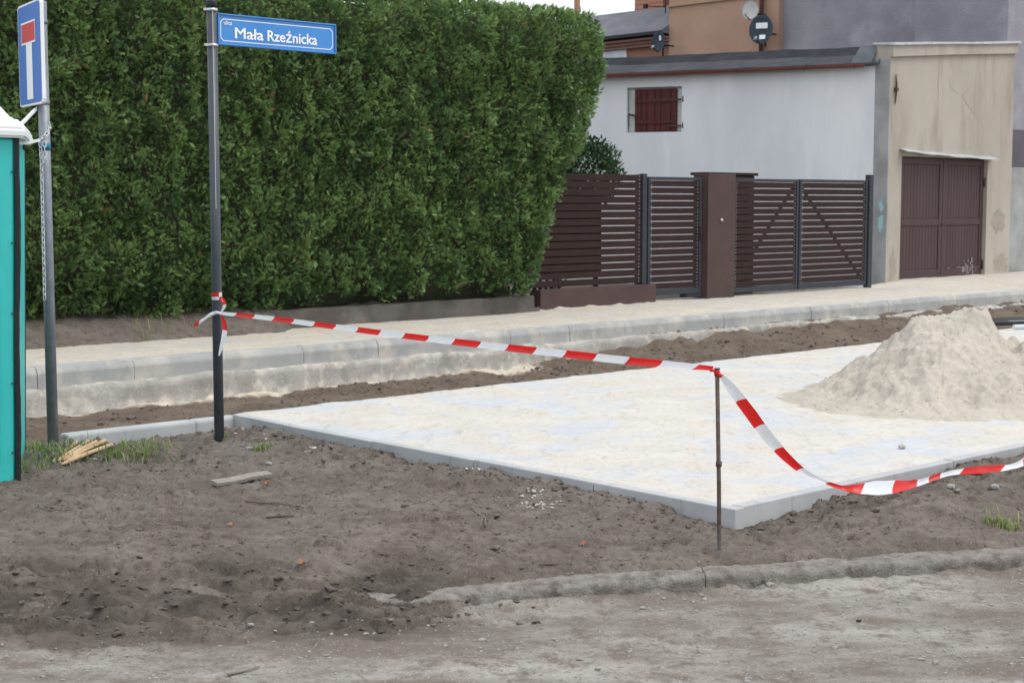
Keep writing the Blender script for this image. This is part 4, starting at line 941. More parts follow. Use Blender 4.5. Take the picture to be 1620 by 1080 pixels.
# antenna on the chimney corner
# satellite dishes
def dish(label, tpos, z, rx, rz, mat, yaw, stickers, arm_dir, s=SP - .35):
    d = thing_st('satellite_dish', label, 'satellite dish', (s, tpos, z), 'satellite dishes on the walls')
    rot = Matrix.Rotation(yaw, 3, 'Z') @ Matrix.Rotation(R(12), 3, 'Y')
    tr = lambda p: rot @ Vector(p) + Vector((s, tpos, z))
    bm = NB(); rings = []
    for r in (0.02, .3, .6, .85, 1.0):
        rings.append([bm.verts.new(tr((-.0 - .10 * r * r, rx * r * math.cos(a), rz * r * math.sin(a)))) for a in [2 * math.pi * k / 28 for k in range(28)]])
    for a, b_ in zip(rings[:-1], rings[1:]):
        for k in range(28): bm.faces.new((a[k], a[(k + 1) % 28], b_[(k + 1) % 28], b_[k])).smooth = True
    bm.faces.new(rings[0])
    bmesh.ops.solidify(bm, geom=bm.faces[:], thickness=.012); obj('reflector', bm, mat, d)
    bm = NB(); e = tr((-.45, .06, -rz * .95)); tube(bm, [tr((-.06, 0, -rz * .98)), e], .014, 6); arm = obj('feed_arm', bm, M['rubber'], d)
    bm = NB(); tube(bm, [e, e + (tr((0, 0, 0)) - e).normalized() * .10], .03, 8); obj('feed_head', bm, M['white_board'], arm)
    bm = NB(); tube(bm, [tr((.03, 0, 0)), (s + .15, tpos, z - .05), (SP + .14, tpos - .05, z - .05)], .02, 8); tube(bm, [(s + .14, tpos, z - .35), (s + .14, tpos, z + .1)], .022, 8); obj('wall_bracket', bm, M['rubber'], d)
    for (y0, y1, zz0, zz1, m_) in stickers:
        bm = NB(); q = [tr((-.10 * (math.hypot(y / rx, zz / rz)) ** 2 - .018, y, zz)) for y, zz in ((y0, zz0), (y1, zz0), (y1, zz1), (y0, zz1))]; quad(bm, *q); obj('sticker', bm, m_, d)
yaw0 = R(28)
td, zd = onS(1188, 18, SP - .35)
dish('white satellite dish on the tan wall above the dark one', td, zd, .20, .235, M['dish_white'], yaw0, [], -1)
td, zd = onS(1205, 49, SP - .35)
dish('dark grey satellite dish with two white stickers on the tan wall', td, zd, .275, .35, M['dish_grey'], yaw0,
     [(-.14, .13, .04, .17, M['sign_white']), (.02, .11, .065, .145, M['rubber']), (-.10, .04, -.22, -.11, M['sign_white']), (-.07, .01, -.18, -.15, M['dish_grey']), (-.11, -.01, .095, .12, M['tan'])], 1)
td, zd = onS(1043, 68, SP - .35)
dish('dark blue-grey satellite dish beside the brown annex cornice', td, zd, .165, .26, M['dish_grey'], yaw0, [(-.05, .0, .05, .16, M['sign_white'])], 1)
# small aerial clutter beside chimney
aq, az = onS(1048, 12, SP - .1)
bm = NB(); tube(bm, [(SP - .1, aq - .1, az - .15), (SP - .1, aq - .1, az + .4)], .015, 6); tube(bm, [(SP - .1, aq - .1, az), (SP - .5, aq + .2, az + .02)], .012, 6); box(bm, (SP - .55, aq + .15, az - .04), (SP - .45, aq + .25, az + .06), .01)
o = tag(obj('wall_aerial', bm, M['rubber']), 'small dark aerial bracket beside the brick chimney', 'aerial'); o.location = w(0, 0, 0); o.rotation_euler = (0, 0, ANG)

# ------------------------------------------------------------------ street name sign
pb = ghit(347, 697); PBX, PBY = pb.x, pb.y
sg = thing('street_sign', 'blue street name sign on a dark grey pole with barrier tape tied round it', 'street sign', (PBX, PBY, pb.z), ANG)
zr_ = pb.z; toZ = lambda y: atY(340, y, PBY).z - zr_
bm = NB(); tube(bm, [(0, 0, -.25), (0, 0, toZ(14))], .033, 24); obj('pole', bm, M['steel_dark'], sg)
bm = NB(); tube(bm, [(0, 0, toZ(14)), (0, 0, toZ(3)), (0, 0, toZ(1))], [.0365, .0365, .030], 24); obj('cap', bm, M['rubber'], sg)
bm = NB(); ra = math.atan2(-PBY, -PBX) - ANG; box(bm, (-.002, -.002, toZ(330)), (.002, .002, toZ(18)))
bmesh.ops.translate(bm, verts=bm.verts, vec=(.0335 * math.cos(ra + .15), .0335 * math.sin(ra + .15), 0)); obj('seam_strip', bm, M['band'], sg)
for y in (16, 72):
    bm = NB(); tube(bm, [(0, 0, toZ(y) - .009), (0, 0, toZ(y) + .009)], .0375, 24); box(bm, (-.055, -.012, toZ(y) - .008), (-.034, .012, toZ(y) + .008), .002); obj('clamp_band', bm, M['band'], sg)
ZB, ZT = toZ(70.5), toZ(20.5); BL = .955; X0 = .034
bm = NB(); box(bm, (X0, -.010, ZB), (X0 + BL, .010, ZT), .003); pan = obj('panel', bm, M['street_blue'], sg)
bm = NB()
for a, b_ in (((X0, -.022, ZB), (X0 + BL, -.0105, ZB + .009)), ((X0, -.022, ZT - .009), (X0 + BL, -.0105, ZT)), ((X0, -.022, ZB + .0092), (X0 + .009, -.0105, ZT - .0092)), ((X0 + BL - .009, -.022, ZB + .0092), (X0 + BL, -.0105, ZT - .0092))): box(bm, a, b_, .002)
obj('rim', bm, M['street_blue'], pan)
def ringpoly(bm, pts, wd, y):
    cx = sum(p[0] for p in pts) / len(pts); n = len(pts); out = [bm.verts.new((p[0], y, p[1])) for p in pts]; inn = []
    for i in range(n):
        p0, p1, p2 = Vector(pts[i - 1]), Vector(pts[i]), Vector(pts[(i + 1) % n]); d1 = (p1 - p0).normalized(); d2 = (p2 - p1).normalized()
        n1 = Vector((-d1.y, d1.x)); n2 = Vector((-d2.y, d2.x)); k = (n1 + n2); k = k / (1 + n1.dot(n2)); q = p1 + k * wd; inn.append(bm.verts.new((q.x, y, q.y)))
    for i in range(n): bm.faces.new((out[i], out[(i + 1) % n], inn[(i + 1) % n], inn[i]))
a0, a1, c0_, c1_, k = X0 + .022, X0 + BL - .024, ZB + .026, ZT - .032, .022
bm = NB(); ringpoly(bm, [(a0 + k, c0_), (a1 - k, c0_), (a1, c0_ + k), (a1, c1_ - k), (a1 - k, c1_), (a0 + k, c1_), (a0, c1_ - k), (a0, c0_ + k)], .0055, -.0115); obj('border_line', bm, M['sign_white'], pan)
def text(body, x, z, h, bold, parent, name, sx=1.0, target_w=None):
    cu = bpy.data.curves.new(name, 'FONT'); cu.body = body; cu.size = h; cu.offset = 0
    tmp = bpy.data.objects.new(name, cu); C.objects.link(tmp); bpy.context.view_layer.update()
    me = bpy.data.meshes.new_from_object(tmp.evaluated_get(bpy.context.evaluated_depsgraph_get())); bpy.data.objects.remove(tmp); bpy.data.curves.remove(cu)
    co = np.array([v.co[:] for v in me.vertices]); w0 = co[:, 0].max() - co[:, 0].min(); f = (target_w / w0) if target_w else sx
    for v in me.vertices: v.co = Vector(((v.co.x - co[:, 0].min()) * f, -v.co.z, v.co.y))
    base = np.array([v.co[:] for v in me.vertices]); fc = [list(p_.vertices) for p_ in me.polygons]; nv = len(base); VV, FF = [], []
    for i, (ox, oz) in enumerate(((0, 0), (bold, 0), (-bold, 0), (0, bold * .7), (0, -bold * .7))):      # heavier strokes
        VV += [tuple(b_ + np.array([ox, -.00025 * i, oz])) for b_ in base]; FF += [[q + nv * i for q in f_] for f_ in fc]
    me = bpy.data.meshes.new(name); me.from_pydata(VV, [], FF); me.materials.append(M['sign_white'])
    return obj(name, me, M['sign_white'], parent, loc=(x, -.0118, z))
text('ulica', X0 + .050, ZT - .070, .037, .0009, pan, 'lettering', target_w=.062)
text('Mała', X0 + .135, ZB + .052, .100, .0026, pan, 'lettering', target_w=.221)
text('Rzeźnicka', X0 + .135 + .256, ZB + .052, .100, .0026, pan, 'lettering', target_w=.404)

# ------------------------------------------------------------------ dead-end sign on its post
qb = ghit(84, 703); DS = Vector((-.527, .85, 0)).normalized()          # along the panel, to its far edge
ps = thing('dead_end_sign', 'blue dead-end road sign with white T and red bar on a grey steel post', 'road sign', (qb.x, qb.y, qb.z), math.atan2(-DS.y, -DS.x))
zq = lambda y: atY(70, y, qb.y).z - qb.z
bm = NB(); tube(bm, [(0, 0, -.3), (0, 0, zq(2))], .036, 24); obj('post', bm, M['galv'], ps)
# local x points along the panel towards its near (right) edge; local -y faces the viewer side
pc = -.02; HW = .285; Z0, Z1 = zq(167.5), zq(5)
yy = -.075
bm = NB(); prism(bm, [(pc - HW + .03, Z0), (pc + HW - .03, Z0), (pc + HW - .009, Z0 + .009), (pc + HW, Z0 + .03), (pc + HW, Z1 - .03), (pc + HW - .009, Z1 - .009), (pc + HW - .03, Z1), (pc - HW + .03, Z1), (pc - HW + .009, Z1 - .009), (pc - HW, Z1 - .03), (pc - HW, Z0 + .03), (pc - HW + .009, Z0 + .009)], (0, .022, 0), origin=(0, yy, 0)); panel = obj('panel', bm, M['white_plastic'], ps)
def flat(name, pts, y, mat, par): bm = NB(); bm.faces.new([bm.verts.new((p[0], y, p[1])) for p in pts]); return obj(name, bm, mat, par)
e = .014
flat('blue_field', [(pc - HW + e + .02, Z0 + e), (pc + HW - e - .02, Z0 + e), (pc + HW - e, Z0 + e + .02), (pc + HW - e, Z1 - e - .02), (pc + HW - e - .02, Z1 - e), (pc - HW + e + .02, Z1 - e), (pc - HW + e, Z1 - e - .02), (pc - HW + e, Z0 + e + .02)], yy - .002, M['sign_blue'], panel)
hz0 = Z0 + (Z1 - Z0) * .62; hz1 = Z0 + (Z1 - Z0) * .80
flat('white_stem', [(pc - .075, Z0 + .04), (pc + .075, Z0 + .04), (pc + .075, hz0 + .01), (pc - .075, hz0 + .01)], yy - .004, M['sign_white'], panel)
flat('white_bar_edge', [(pc - .185, hz0 - .012), (pc + .165, hz0 - .012), (pc + .165, hz1 + .012), (pc - .185, hz1 + .012)], yy - .0045, M['sign_white'], panel)
flat('red_bar', [(pc - .172, hz0), (pc + .152, hz0), (pc + .152, hz1), (pc - .172, hz1)], yy - .006, M['sign_red'], panel)
for zc in (Z0 + .02, Z1 - .12):
    bm = NB(); box(bm, (-.05, -.052, zc - .012), (.05, -.03, zc + .012), .003); tube(bm, [(0, 0, zc - .012), (0, 0, zc + .012)], .040, 16); obj('clamp', bm, M['galv'], ps)
bm = NB(); tube(bm, [(0, 0, zq(238)), (0, 0, zq(227))], .0385, 16); o = obj('blue_tie', bm, M['blue_tie'], ps)

# ------------------------------------------------------------------ portable toilet
tc = gp(33, 770, -.03); TD = Vector((-.295, 1.07, 0)).normalized()
TW, TDp = 1.12, 1.12
toi = thing('portable_toilet', 'turquoise green portable toilet cabin with a white roof', 'portable toilet', (tc.x, tc.y, tc.z), math.atan2(-TD.x, TD.y))
toi.rotation_euler = (0, R(1.5), math.atan2(-TD.x, TD.y))
# local: x to the right with the corner at x=0, y to the back
zt_ = lambda y: atY(20, y, tc.y).z - tc.z
HG = zt_(214)
bm = NB(); box(bm, (-TW, .03, .0), (-.03, TDp, HG), .01); obj('cabin', bm, M['toilet'], toi)
bm = NB(); box(bm, (-TW + .06, .004, .02), (-.035, .0295, HG - .02), .008); fp = obj('front_panel', bm, M['toilet'], toi)
bm = NB(); prism(bm, [(-TW + .14, HG - .18), (-.16, HG - .18), (-.12, HG - .24), (-.115, 1.34), (-.15, 1.27), (-TW + .14, 1.27)], (0, .012, 0), origin=(0, -.0095, 0)); obj('upper_recess', bm, M['toilet'], fp)
bm = NB(); prism(bm, [(-TW + .14, 1.19), (-.15, 1.19), (-.115, 1.12), (-.115, .15), (-.16, .10), (-TW + .14, .10)], (0, .012, 0), origin=(0, -.0095, 0)); obj('lower_recess', bm, M['toilet'], fp)
for k in range(3):
    bm = NB(); box(bm, (-.035, .05 + .34 * k, .04), (-.018, .05 + .34 * k + .30, HG - .05), .006, 2); obj('side_rib', bm, M['toilet_side'], toi)
bm = NB(); rings = []
for k in range(21):                                           # bent rubber seal down the front corner
    z = HG * k / 20; x = -.016 + .004 * math.sin(k * .55) + (.002 if k % 2 else 0); rings.append([bm.verts.new((x + a, b_, z)) for a, b_ in ((-.014, -.008), (.004, -.012), (.014, -.004), (.012, .05), (-.014, .05))])
for a, b_ in zip(rings[:-1], rings[1:]):
    for q in range(5): bm.faces.new((a[q], a[(q + 1) % 5], b_[(q + 1) % 5], b_[q]))
bm.faces.new(rings[0]); bm.faces.new(rings[-1]); obj('corner_seal', bm, M['rubber'], toi)
bm = NB(); box(bm, (-.04, TDp - .05, .02), (-.016, TDp + .01, HG), .006); obj('rear_corner_post', bm, M['rubber'], toi)
for k in range(5):
    bm = NB(); z = .2 + k * .4; tube(bm, [(-.045, .004, z), (-.045, -.006, z)], .006, 8); obj('rivet', bm, M['iron'], toi)
bm = NB()                                                     # hipped white roof with a lip
def rr_(x0, x1, y0, y1, z): return [bm.verts.new(p) for p in ((x0, y0, z), (x1, y0, z), (x1, y1, z), (x0, y1, z))]
Ls = [rr_(-TW - .03, .03, -.045, TDp + .04, HG - .015), rr_(-TW - .03, .03, -.045, TDp + .04, HG + .035), rr_(-TW, .0, -.015, TDp + .01, HG + .085), rr_(-TW + .05, -.05, .03, TDp - .04, HG + .095), rr_(-TW + .24, -.24, .22, TDp - .22, HG + .30), rr_(-TW + .34, -.34, .32, TDp - .32, HG + .33)]
for a, b_ in zip(Ls[:-1], Ls[1:]):
    for q in range(4): bm.faces.new((a[q], a[(q + 1) % 4], b_[(q + 1) % 4], b_[q]))
bm.faces.new(Ls[0][::-1]); bm.faces.new(Ls[-1]); bmesh.ops.bevel(bm, geom=bm.edges[:], offset=.012, segments=2, affect='EDGES'); obj('roof', bm, M['white_plastic'], toi)
bm = NB(); box(bm, (-TW + .02, .05, -.12), (-.02, TDp - .02, -.001), .01); obj('base_skid', bm, M['rubber'], toi)

# ------------------------------------------------------------------ white chain
def link_mesh():
    bm = NB(); pts = []
    for k in range(12):
        a = 2 * math.pi * k / 12; pts.append(Vector((.0105 * math.cos(a) + (.0095 if math.cos(a) > 0 else -.0095 if math.cos(a) < -.01 else 0), .0105 * math.sin(a), 0)))
    rings = []
    for i, p in enumerate(pts):
        d = (pts[(i + 1) % 12] - pts[i - 1]).normalized(); nrm = Vector((0, 0, 1)); b_ = d.cross(nrm)
        rings.append([bm.verts.new(p + (nrm * math.cos(q * 2 * math.pi / 5) + b_ * math.sin(q * 2 * math.pi / 5)) * .0027) for q in range(5)])
    for i in range(12):
        for q in range(5): bm.faces.new((rings[i][q], rings[i][(q + 1) % 5], rings[(i + 1) % 12][(q + 1) % 5], rings[(i + 1) % 12][q])).smooth = True
    return mesh_from(bm, 'link')
LM = link_mesh(); LM.materials.append(M['white_plastic'])
pf = qb.y - .045
def chain(label, pts):
    c = thing_w('plastic_chain', label, 'chain', pts[0], 'white plastic chains at the sign post'); step = .034; k = 0
    for a, b_ in zip(pts[:-1], pts[1:]):
        d = b_ - a; n = max(1, round(d.length / step))
        for i in range(n):
            o = bpy.data.objects.new('link', LM); link(o, c); o.location = a + d * ((i + .5) / n) - OFF[o.name]
            q = d.to_track_quat('X', 'Z'); o.rotation_mode = 'QUATERNION'; o.rotation_quaternion = q @ Matrix.Rotation((math.pi / 2) * (k % 2) + .5, 3, 'X').to_quaternion(); k += 1
chain('white plastic chain running up from the cabin roof edge to the dead-end sign', [atY(27, 203, tc.y + .05), atY(42, 188, 9.3), atY(57, 172, pf - .06)])
chain('white plastic chain wrapped round the sign post and hanging loose down it', [atY(26, 227, tc.y + .06), atY(45, 226, 9.2), atY(62, 222, pf), atY(72, 215, pf - .005), atY(79, 203, qb.y - .015), atY(76, 190, qb.y + .02)])
chain('long loose end of white plastic chain hanging straight down the grey post', [atY(63, 224, pf), atY(66, 260, pf), atY(67, 320, pf), atY(69, 400, pf), atY(70.5, 474, pf)])
chain('short white plastic chain loop under the wrap on the post', [atY(70, 224, pf - .005), atY(71, 240, pf - .008), atY(69.5, 258, pf - .005)])

# ------------------------------------------------------------------ stake and barrier tape
sk = ghit(1139, 868); skt = atY(1134.5, 583, sk.y + .01)
t = thing_w('steel_stake', 'thin rusty steel stake driven into the soil before the paving corner', 'stake', sk)
bm = NB(); tube(bm, [sk - Vector((0, 0, .25)), sk + (skt - sk) * .35, skt], .0105, 10); obj('rod', bm, M['rust'], t)
q = sk + (skt - sk) * .475
bm = NB(); tube(bm, [q - Vector((0, 0, .012)), q + Vector((.002, 0, .012))], .015, 10); obj('collar', bm, M['rust'], t)
bm = NB(); tube(bm, [skt - Vector((0, 0, .004)), skt + Vector((0, 0, .003))], .014, 10); obj('mushroomed_tip', bm, M['rust'], t)

def ribbon(name, pts, wid, wdirs, parent, start_red=False, red=.17, white=.20, offs=0.0, sub=10, slant=.018):
    """a tape through pts (Catmull-Rom) with its width along wdirs; stripes are alternating faces"""
    P = [Vector(p) for p in pts]; n = len(P); dense = []
    for i in range(n - 1):
        p0, p1, p2, p3 = P[max(i - 1, 0)], P[i], P[i + 1], P[min(i + 2, n - 1)]
        k = max(2, int((p2 - p1).length / .02))
        for j in range(k + (1 if i == n - 2 else 0)):
            u = j / k; c = .5 * ((2 * p1) + (p2 - p0) * u + (2 * p0 - 5 * p1 + 4 * p2 - p3) * u * u + (3 * p1 - p0 - 3 * p2 + p3) * u ** 3)
            wd = Vector(wdirs[i]).lerp(Vector(wdirs[i + 1]), u); ww = wid[i] + (wid[i + 1] - wid[i]) * u
            dense.append((c, wd.normalized() * ww / 2))
    per = red + white; out = []; acc = 0
    arc = [0]
    for a, b_ in zip(dense[:-1], dense[1:]): arc.append(arc[-1] + (b_[0] - a[0]).length)
    cuts = sorted(set([arc[0], arc[-1]] + [x for k in range(-1, int(arc[-1] / per) + 2) for x in (k * per + offs, k * per + red + offs) if 0 < x < arc[-1]] + list(np.arange(.02, arc[-1], .025))))
    bm = NB(); rows = []
    def at(x):
        i = min(max(np.searchsorted(arc, x) - 1, 0), len(arc) - 2); u = (x - arc[i]) / max(arc[i + 1] - arc[i], 1e-6)
        return dense[i][0].lerp(dense[i + 1][0], u), dense[i][1].lerp(dense[i + 1][1], u)
    for x in cuts:
        c, h = at(x); r_ = []
        for f_ in (-1, -.33, .33, 1):
            xx = min(max(x + slant * f_, 0), arc[-1]); c2, h2 = at(xx); nr = h2.cross(at(min(xx + .01, arc[-1]))[0] - c2 + Vector((1e-6, 0, 0))).normalized()
            r_.append(bm.verts.new(c2 + h2 * f_ + nr * (.004 * math.cos(f_ * 2.4) + .0015 * math.sin(x * 40 + f_ * 3))))
        rows.append(r_)
    for i in range(len(rows) - 1):
        xm = (cuts[i] + cuts[i + 1]) / 2; mi = 0 if ((xm - offs) % per) < red else 1
        for q in range(3):
            f_ = bm.faces.new((rows[i][q], rows[i][q + 1], rows[i + 1][q + 1], rows[i + 1][q])); f_.material_index = mi; f_.smooth = True
    return obj(name, bm, [M['tape_red'], M['tape_white']], parent)
knot = atY(348, 496, PBY - .045); UPV = Vector((0, 0, 1))
t1 = thing_w('barrier_tape', 'red and white barrier tape stretched taut from the street sign pole to the stake', 'barrier tape', knot)
end1 = skt + Vector((-.012, -.012, -.012))
mids = []
for px, py, k in ((348, 495.5, 0), (420, 502.5, .115), (520, 515.5, .26), (640, 531, .42), (760, 545, .565), (880, 558, .70), (1000, 571, .83), (1080, 578.5, .92), (1128, 583, 1)):
    Y = (PBY - .045) + (end1.y - (PBY - .045)) * k; mids.append((px, py))
line = []
for px, py in mids:                                           # depth from the straight line between pole and stake
    r = ray(px, py); A = np.array(knot[:2]); B = np.array(end1[:2]); d = B - A; nn = np.array([-d[1], d[0]]); kk = (A @ nn) / (r[:2] @ nn); p = r * kk; line.append(Vector((p[0], p[1], p[2] + CAM_H)))
tl = Vector((.3, .3, 1))
ribbon('span', line, [.02, .030, .033, .035, .037, .039, .039, .031, .021], [tl, UPV, UPV, UPV, UPV, UPV, UPV, tl, tl], t1, red=.213, white=.217, offs=.18)
bm = NB()
zr0, zr1 = toZ(474) + zr_, toZ(462) + zr_
n_ = 20
for k in range(n_):
    a, b_ = 2 * math.pi * k / n_, 2 * math.pi * (k + 1) / n_; rr2 = .0348; f1 = lambda a_: Vector((PBX + rr2 * math.cos(a_), PBY + rr2 * math.sin(a_), 0)); dz = .006 * math.sin(a * 1)
    zs_ = zr0 + (zr1 - zr0) * .42
    quad(bm, f1(a) + UPV * zs_, f1(b_) + UPV * zs_, f1(b_) + UPV * zr1, f1(a) + UPV * zr1, mi=0 if k % 10 < 7 else 1)
    quad(bm, f1(a) + UPV * zr0, f1(b_) + UPV * zr0, f1(b_) + UPV * zs_, f1(a) + UPV * zs_, mi=1 if k % 10 < 7 else 0)
obj('pole_wrap', bm, [M['tape_red'], M['tape_white']], t1)
yk_ = PBY - .05
bm = NB(); tube(bm, [atY(337, 495, yk_ + .01), atY(342, 494, yk_ - .005), atY(349, 495.5, yk_ - .008), atY(357, 497, yk_ + .015)], [.008, .010, .010, .007], 8); obj('knot', bm, M['tape_white'], t1)
sd_ = Vector((1, 0, .3)); ud_ = Vector((.3, 0, 1))
ribbon('loop', [atY(352, 472, yk_ + .02), atY(355.5, 480, yk_), atY(353, 490, yk_ + .01), atY(348, 495, yk_)], [.02, .026, .022, .014], [sd_, sd_, sd_, sd_], t1, red=.06, white=.05, offs=-.01, slant=.002)
ribbon('tail_left', [atY(346, 495, yk_), atY(334, 497, yk_ - .01), atY(320, 507, yk_ - .02), atY(307, 514, yk_ - .02)], [.014, .03, .044, .040], [ud_, ud_, Vector((.6, 0, 1)), Vector((.6, 0, 1))], t1, red=.06, white=.145, offs=.145, slant=.004)
ribbon('tail_down', [atY(350, 497, yk_), atY(355, 511, yk_), atY(355.5, 527, yk_ - .005), atY(351, 547, yk_ - .01), atY(346.5, 563, yk_ - .015)], [.012, .03, .034, .03, .010], [sd_, Vector((1, 0, .1)), Vector((1, 0, 0)), Vector((1, 0, .3)), Vector((1, 0, .3))], t1, red=.115, white=.3, offs=-.005, slant=.004)
t2 = thing_w('barrier_tape', 'red and white barrier tape sagging from the stake down onto the soil bank', 'barrier tape', skt)
def gt_(x, y, up=.02):
    p = ghit(x, y); s_, t_ = st(p.x, p.y)
    return gp(x, y, .115) if (s_ > -.02 and t_ > PAVE_N - .02) else p + UPV * up
# sagging run: depth changes evenly from the stake to where the tape reaches the soil
ld = gp(1331, 771, .125); seq = [(1139, 592, 0), (1160, 618, .12), (1188, 655, .30), (1215, 691, .48), (1245, 724, .66), (1272, 746, .80), (1300, 760, .90)]
P_ = []
for x, y, k in seq: P_.append(atY(x, y, min(sk.y + (ld.y - .02 - sk.y) * k, gp(x, y, .12).y)))
P_ += [gp(1331, 771, .125), gp(1352, 773, .12), gp(1384, 772, .112), gp(1412, 770, .104), gp(1450, 764, .096), gt_(1500, 757, .03), gt_(1552, 751, .03), gt_(1600, 746, .03), gt_(1640, 734, .05), gt_(1720, 715, .05), gt_(1800, 700, .03)]
dg = Vector((.75, .15, .75)); dv2 = Vector((.6, .2, .8)); hz2 = Vector((.05, .6, .7))
Wd = [.018, .050, .058, .056, .046, .032, .018, .024, .050, .085, .080, .040, .030, .050, .034, .055, .07, .06]
Dd = [dg, dg, dg, dg, dv2, dv2, Vector((.4, .3, .9)), Vector((.3, .4, .9)), hz2, hz2, hz2, hz2, hz2, hz2, hz2, Vector((-.1, .3, 1)), hz2, hz2]
ribbon('span', P_, Wd, Dd, t2, red=.235, white=.225, offs=.23)
bm = NB(); tube(bm, [skt + Vector((0, 0, -.035)), skt + Vector((0, 0, -.018)), skt + Vector((-.001, 0, -.004))], [.0135, .0145, .0125], 10); tube(bm, [skt + Vector((.004, -.01, -.02)), skt + Vector((.018, -.012, -.034)), skt + Vector((.024, -.01, -.03))], [.008, .010, .004], 7); tube(bm, [skt + Vector((-.035, -.006, -.006)), skt + Vector((-.01, -.012, -.008))], [.007, .007], 7)
obj('knot', bm, M['tape_red'], t2)

# ------------------------------------------------------------------ sticks, plank, twigs, leaves, stones
for i, (x0, y0, x1, y1, r, lab) in enumerate(((84, 733, 121, 705, .0125, 'steepest pale wooden stick leaning across the others by the sign post'), (92, 731, 140, 703, .0125, 'pale wooden stick lying next to the steep one by the sign post'), (100, 731, 153, 705, .0125, 'pale wooden stick in the middle of the small bundle by the sign post'),
                                               (107, 731, 167, 704, .0125, 'long pale wooden stick at the back of the bundle by the grass'), (98, 738, 178, 711, .0125, 'longest pale wooden stick in front of the bundle on the soil'))):
    a, b_ = ghit(x0, y0), ghit(x1, y1); up = UPV * (r * .7 + .002 * i); a += up; b_ += up * 1.2 + UPV * .012
    bm = NB(); m_ = (a + b_) / 2 + Vector((random.uniform(-.006, .006), 0, .004)); tube(bm, [a, a + (m_ - a) * .12, m_, b_], [r * .35, r, r * 1.02, r * .95], 7, smooth=False)
    tag(obj('wooden_stick', bm, M['wood_fresh']), lab, 'stick', 'pale wooden sticks by the sign post')
a, b_ = ghit(338, 769), ghit(427, 756); d = (b_ - a); ln = d.length; ang = math.atan2(d.y, d.x)
bm = NB(); box(bm, (-ln / 2, -.028, -.011), (ln / 2, .028, .011), .002); bmesh.ops.subdivide_edges(bm, edges=[e_ for e_ in bm.edges if e_.calc_length() > .2], cuts=6)
for v in bm.verts: v.co.y *= 1 - .35 * max(0, v.co.x / ln - .25) ; v.co.z += .003 * math.sin(v.co.x * 20)
o = tag(obj('plank', bm, M['wood_grey']), 'short weathered grey board lying on the bare soil', 'plank'); o.location = (a + b_) / 2 + UPV * .022; o.rotation_euler = (.25, -math.atan2(d.z, math.hypot(d.x, d.y)) - .03, ang)
def twig(label, pxs, r, mat, branch=None):
    P_ = [ghit(x, y) + UPV * .008 for x, y in pxs]; bm = NB(); tube(bm, P_, [r * (1 - .55 * i / len(P_)) for i in range(len(P_))], 6)
    if branch:
        Q_ = [ghit(x, y) + UPV * .008 for x, y in branch]; tube(bm, Q_, [r * .8, r * .5, r * .3][:len(Q_)], 6)
    tag(obj('twig', bm, mat), label, 'twig', 'twigs on the soil')
twig('long thin dark curved twig on the soil near the grey board', [(388, 795), (415, 797), (440, 798), (460, 801), (473, 806)], .005, M['twig'])
twig('short stout dark twig on the soil below the curved one', [(422, 820), (440, 818), (465, 818)], .006, M['twig'])
twig('pale forked root lying on the bare soil', [(768, 835), (768, 828), (758, 815), (743, 803)], .005, M['twig_pale'], [(769, 828), (776, 818), (783, 806)])
twig('straight dark twig lying near the concrete edging', [(556, 739), (575, 728), (592, 717)], .006, M['twig'])
twig('thin pale stick lying on the dusty road', [(360, 1070), (385, 1064), (410, 1057)], .006, M['twig_pale'])
twig('thin dark stick lying against the foot of the old kerb', [(852, 896), (880, 894), (905, 894)], .004, M['twig'])
def leaf(label, x, y, r):
    q = ghit(x, y); bm = NB(); vv = []; c = bm.verts.new((0, 0, .01))
    for k in range(15):
        a = 2 * math.pi * k / 15; rr = r * (1.0 if k % 3 == 0 else .55 if k % 3 == 1 else .72); vv.append(bm.verts.new((rr * math.cos(a), rr * math.sin(a), random.uniform(0, r * .8))))
    for k in range(15): bm.faces.new((c, vv[k], vv[(k + 1) % 15]))
    o = tag(obj('fallen_leaf', bm, M['leaf_dry']), label, 'leaf', 'dry fallen leaves'); o.location = q + UPV * .006; o.rotation_euler = (random.uniform(-.5, .5), random.uniform(-.3, .3), random.uniform(0, 6))
for x, y, r, lab in ((1127, 919, .026, 'largest dry orange leaf curled against the old kerb'), (1110, 922, .014, 'small scrap of dry leaf beside the largest one by the old kerb'), (1256, 905, .017, 'dry orange leaf at the kerb foot right of the stake'), (922, 862, .016, 'dry red-orange leaf on the soil above the old kerb'),
                     (475, 893, .020, 'dry brown leaf on the churned soil'), (424, 767, .022, 'reddish dry leaf scrap near the end of the grey board'), (366, 832, .020, 'dry twiggy leaf on the soil below the board'), (1090, 808, .022, 'brown leaf by the concrete edging next to the stake')): leaf(lab, x, y, r)
def stone(label, x, y, r, mat):
    q = ghit(x, y); o = obj('stone', np_mesh('stone', IV * np.array([r, r * .8, r * .6]) * RNG.uniform(.75, 1.2, (len(IV), 1)), IF, False), mat); o.location = q + UPV * r * .35; tag(o, label, 'stone', 'loose stones')
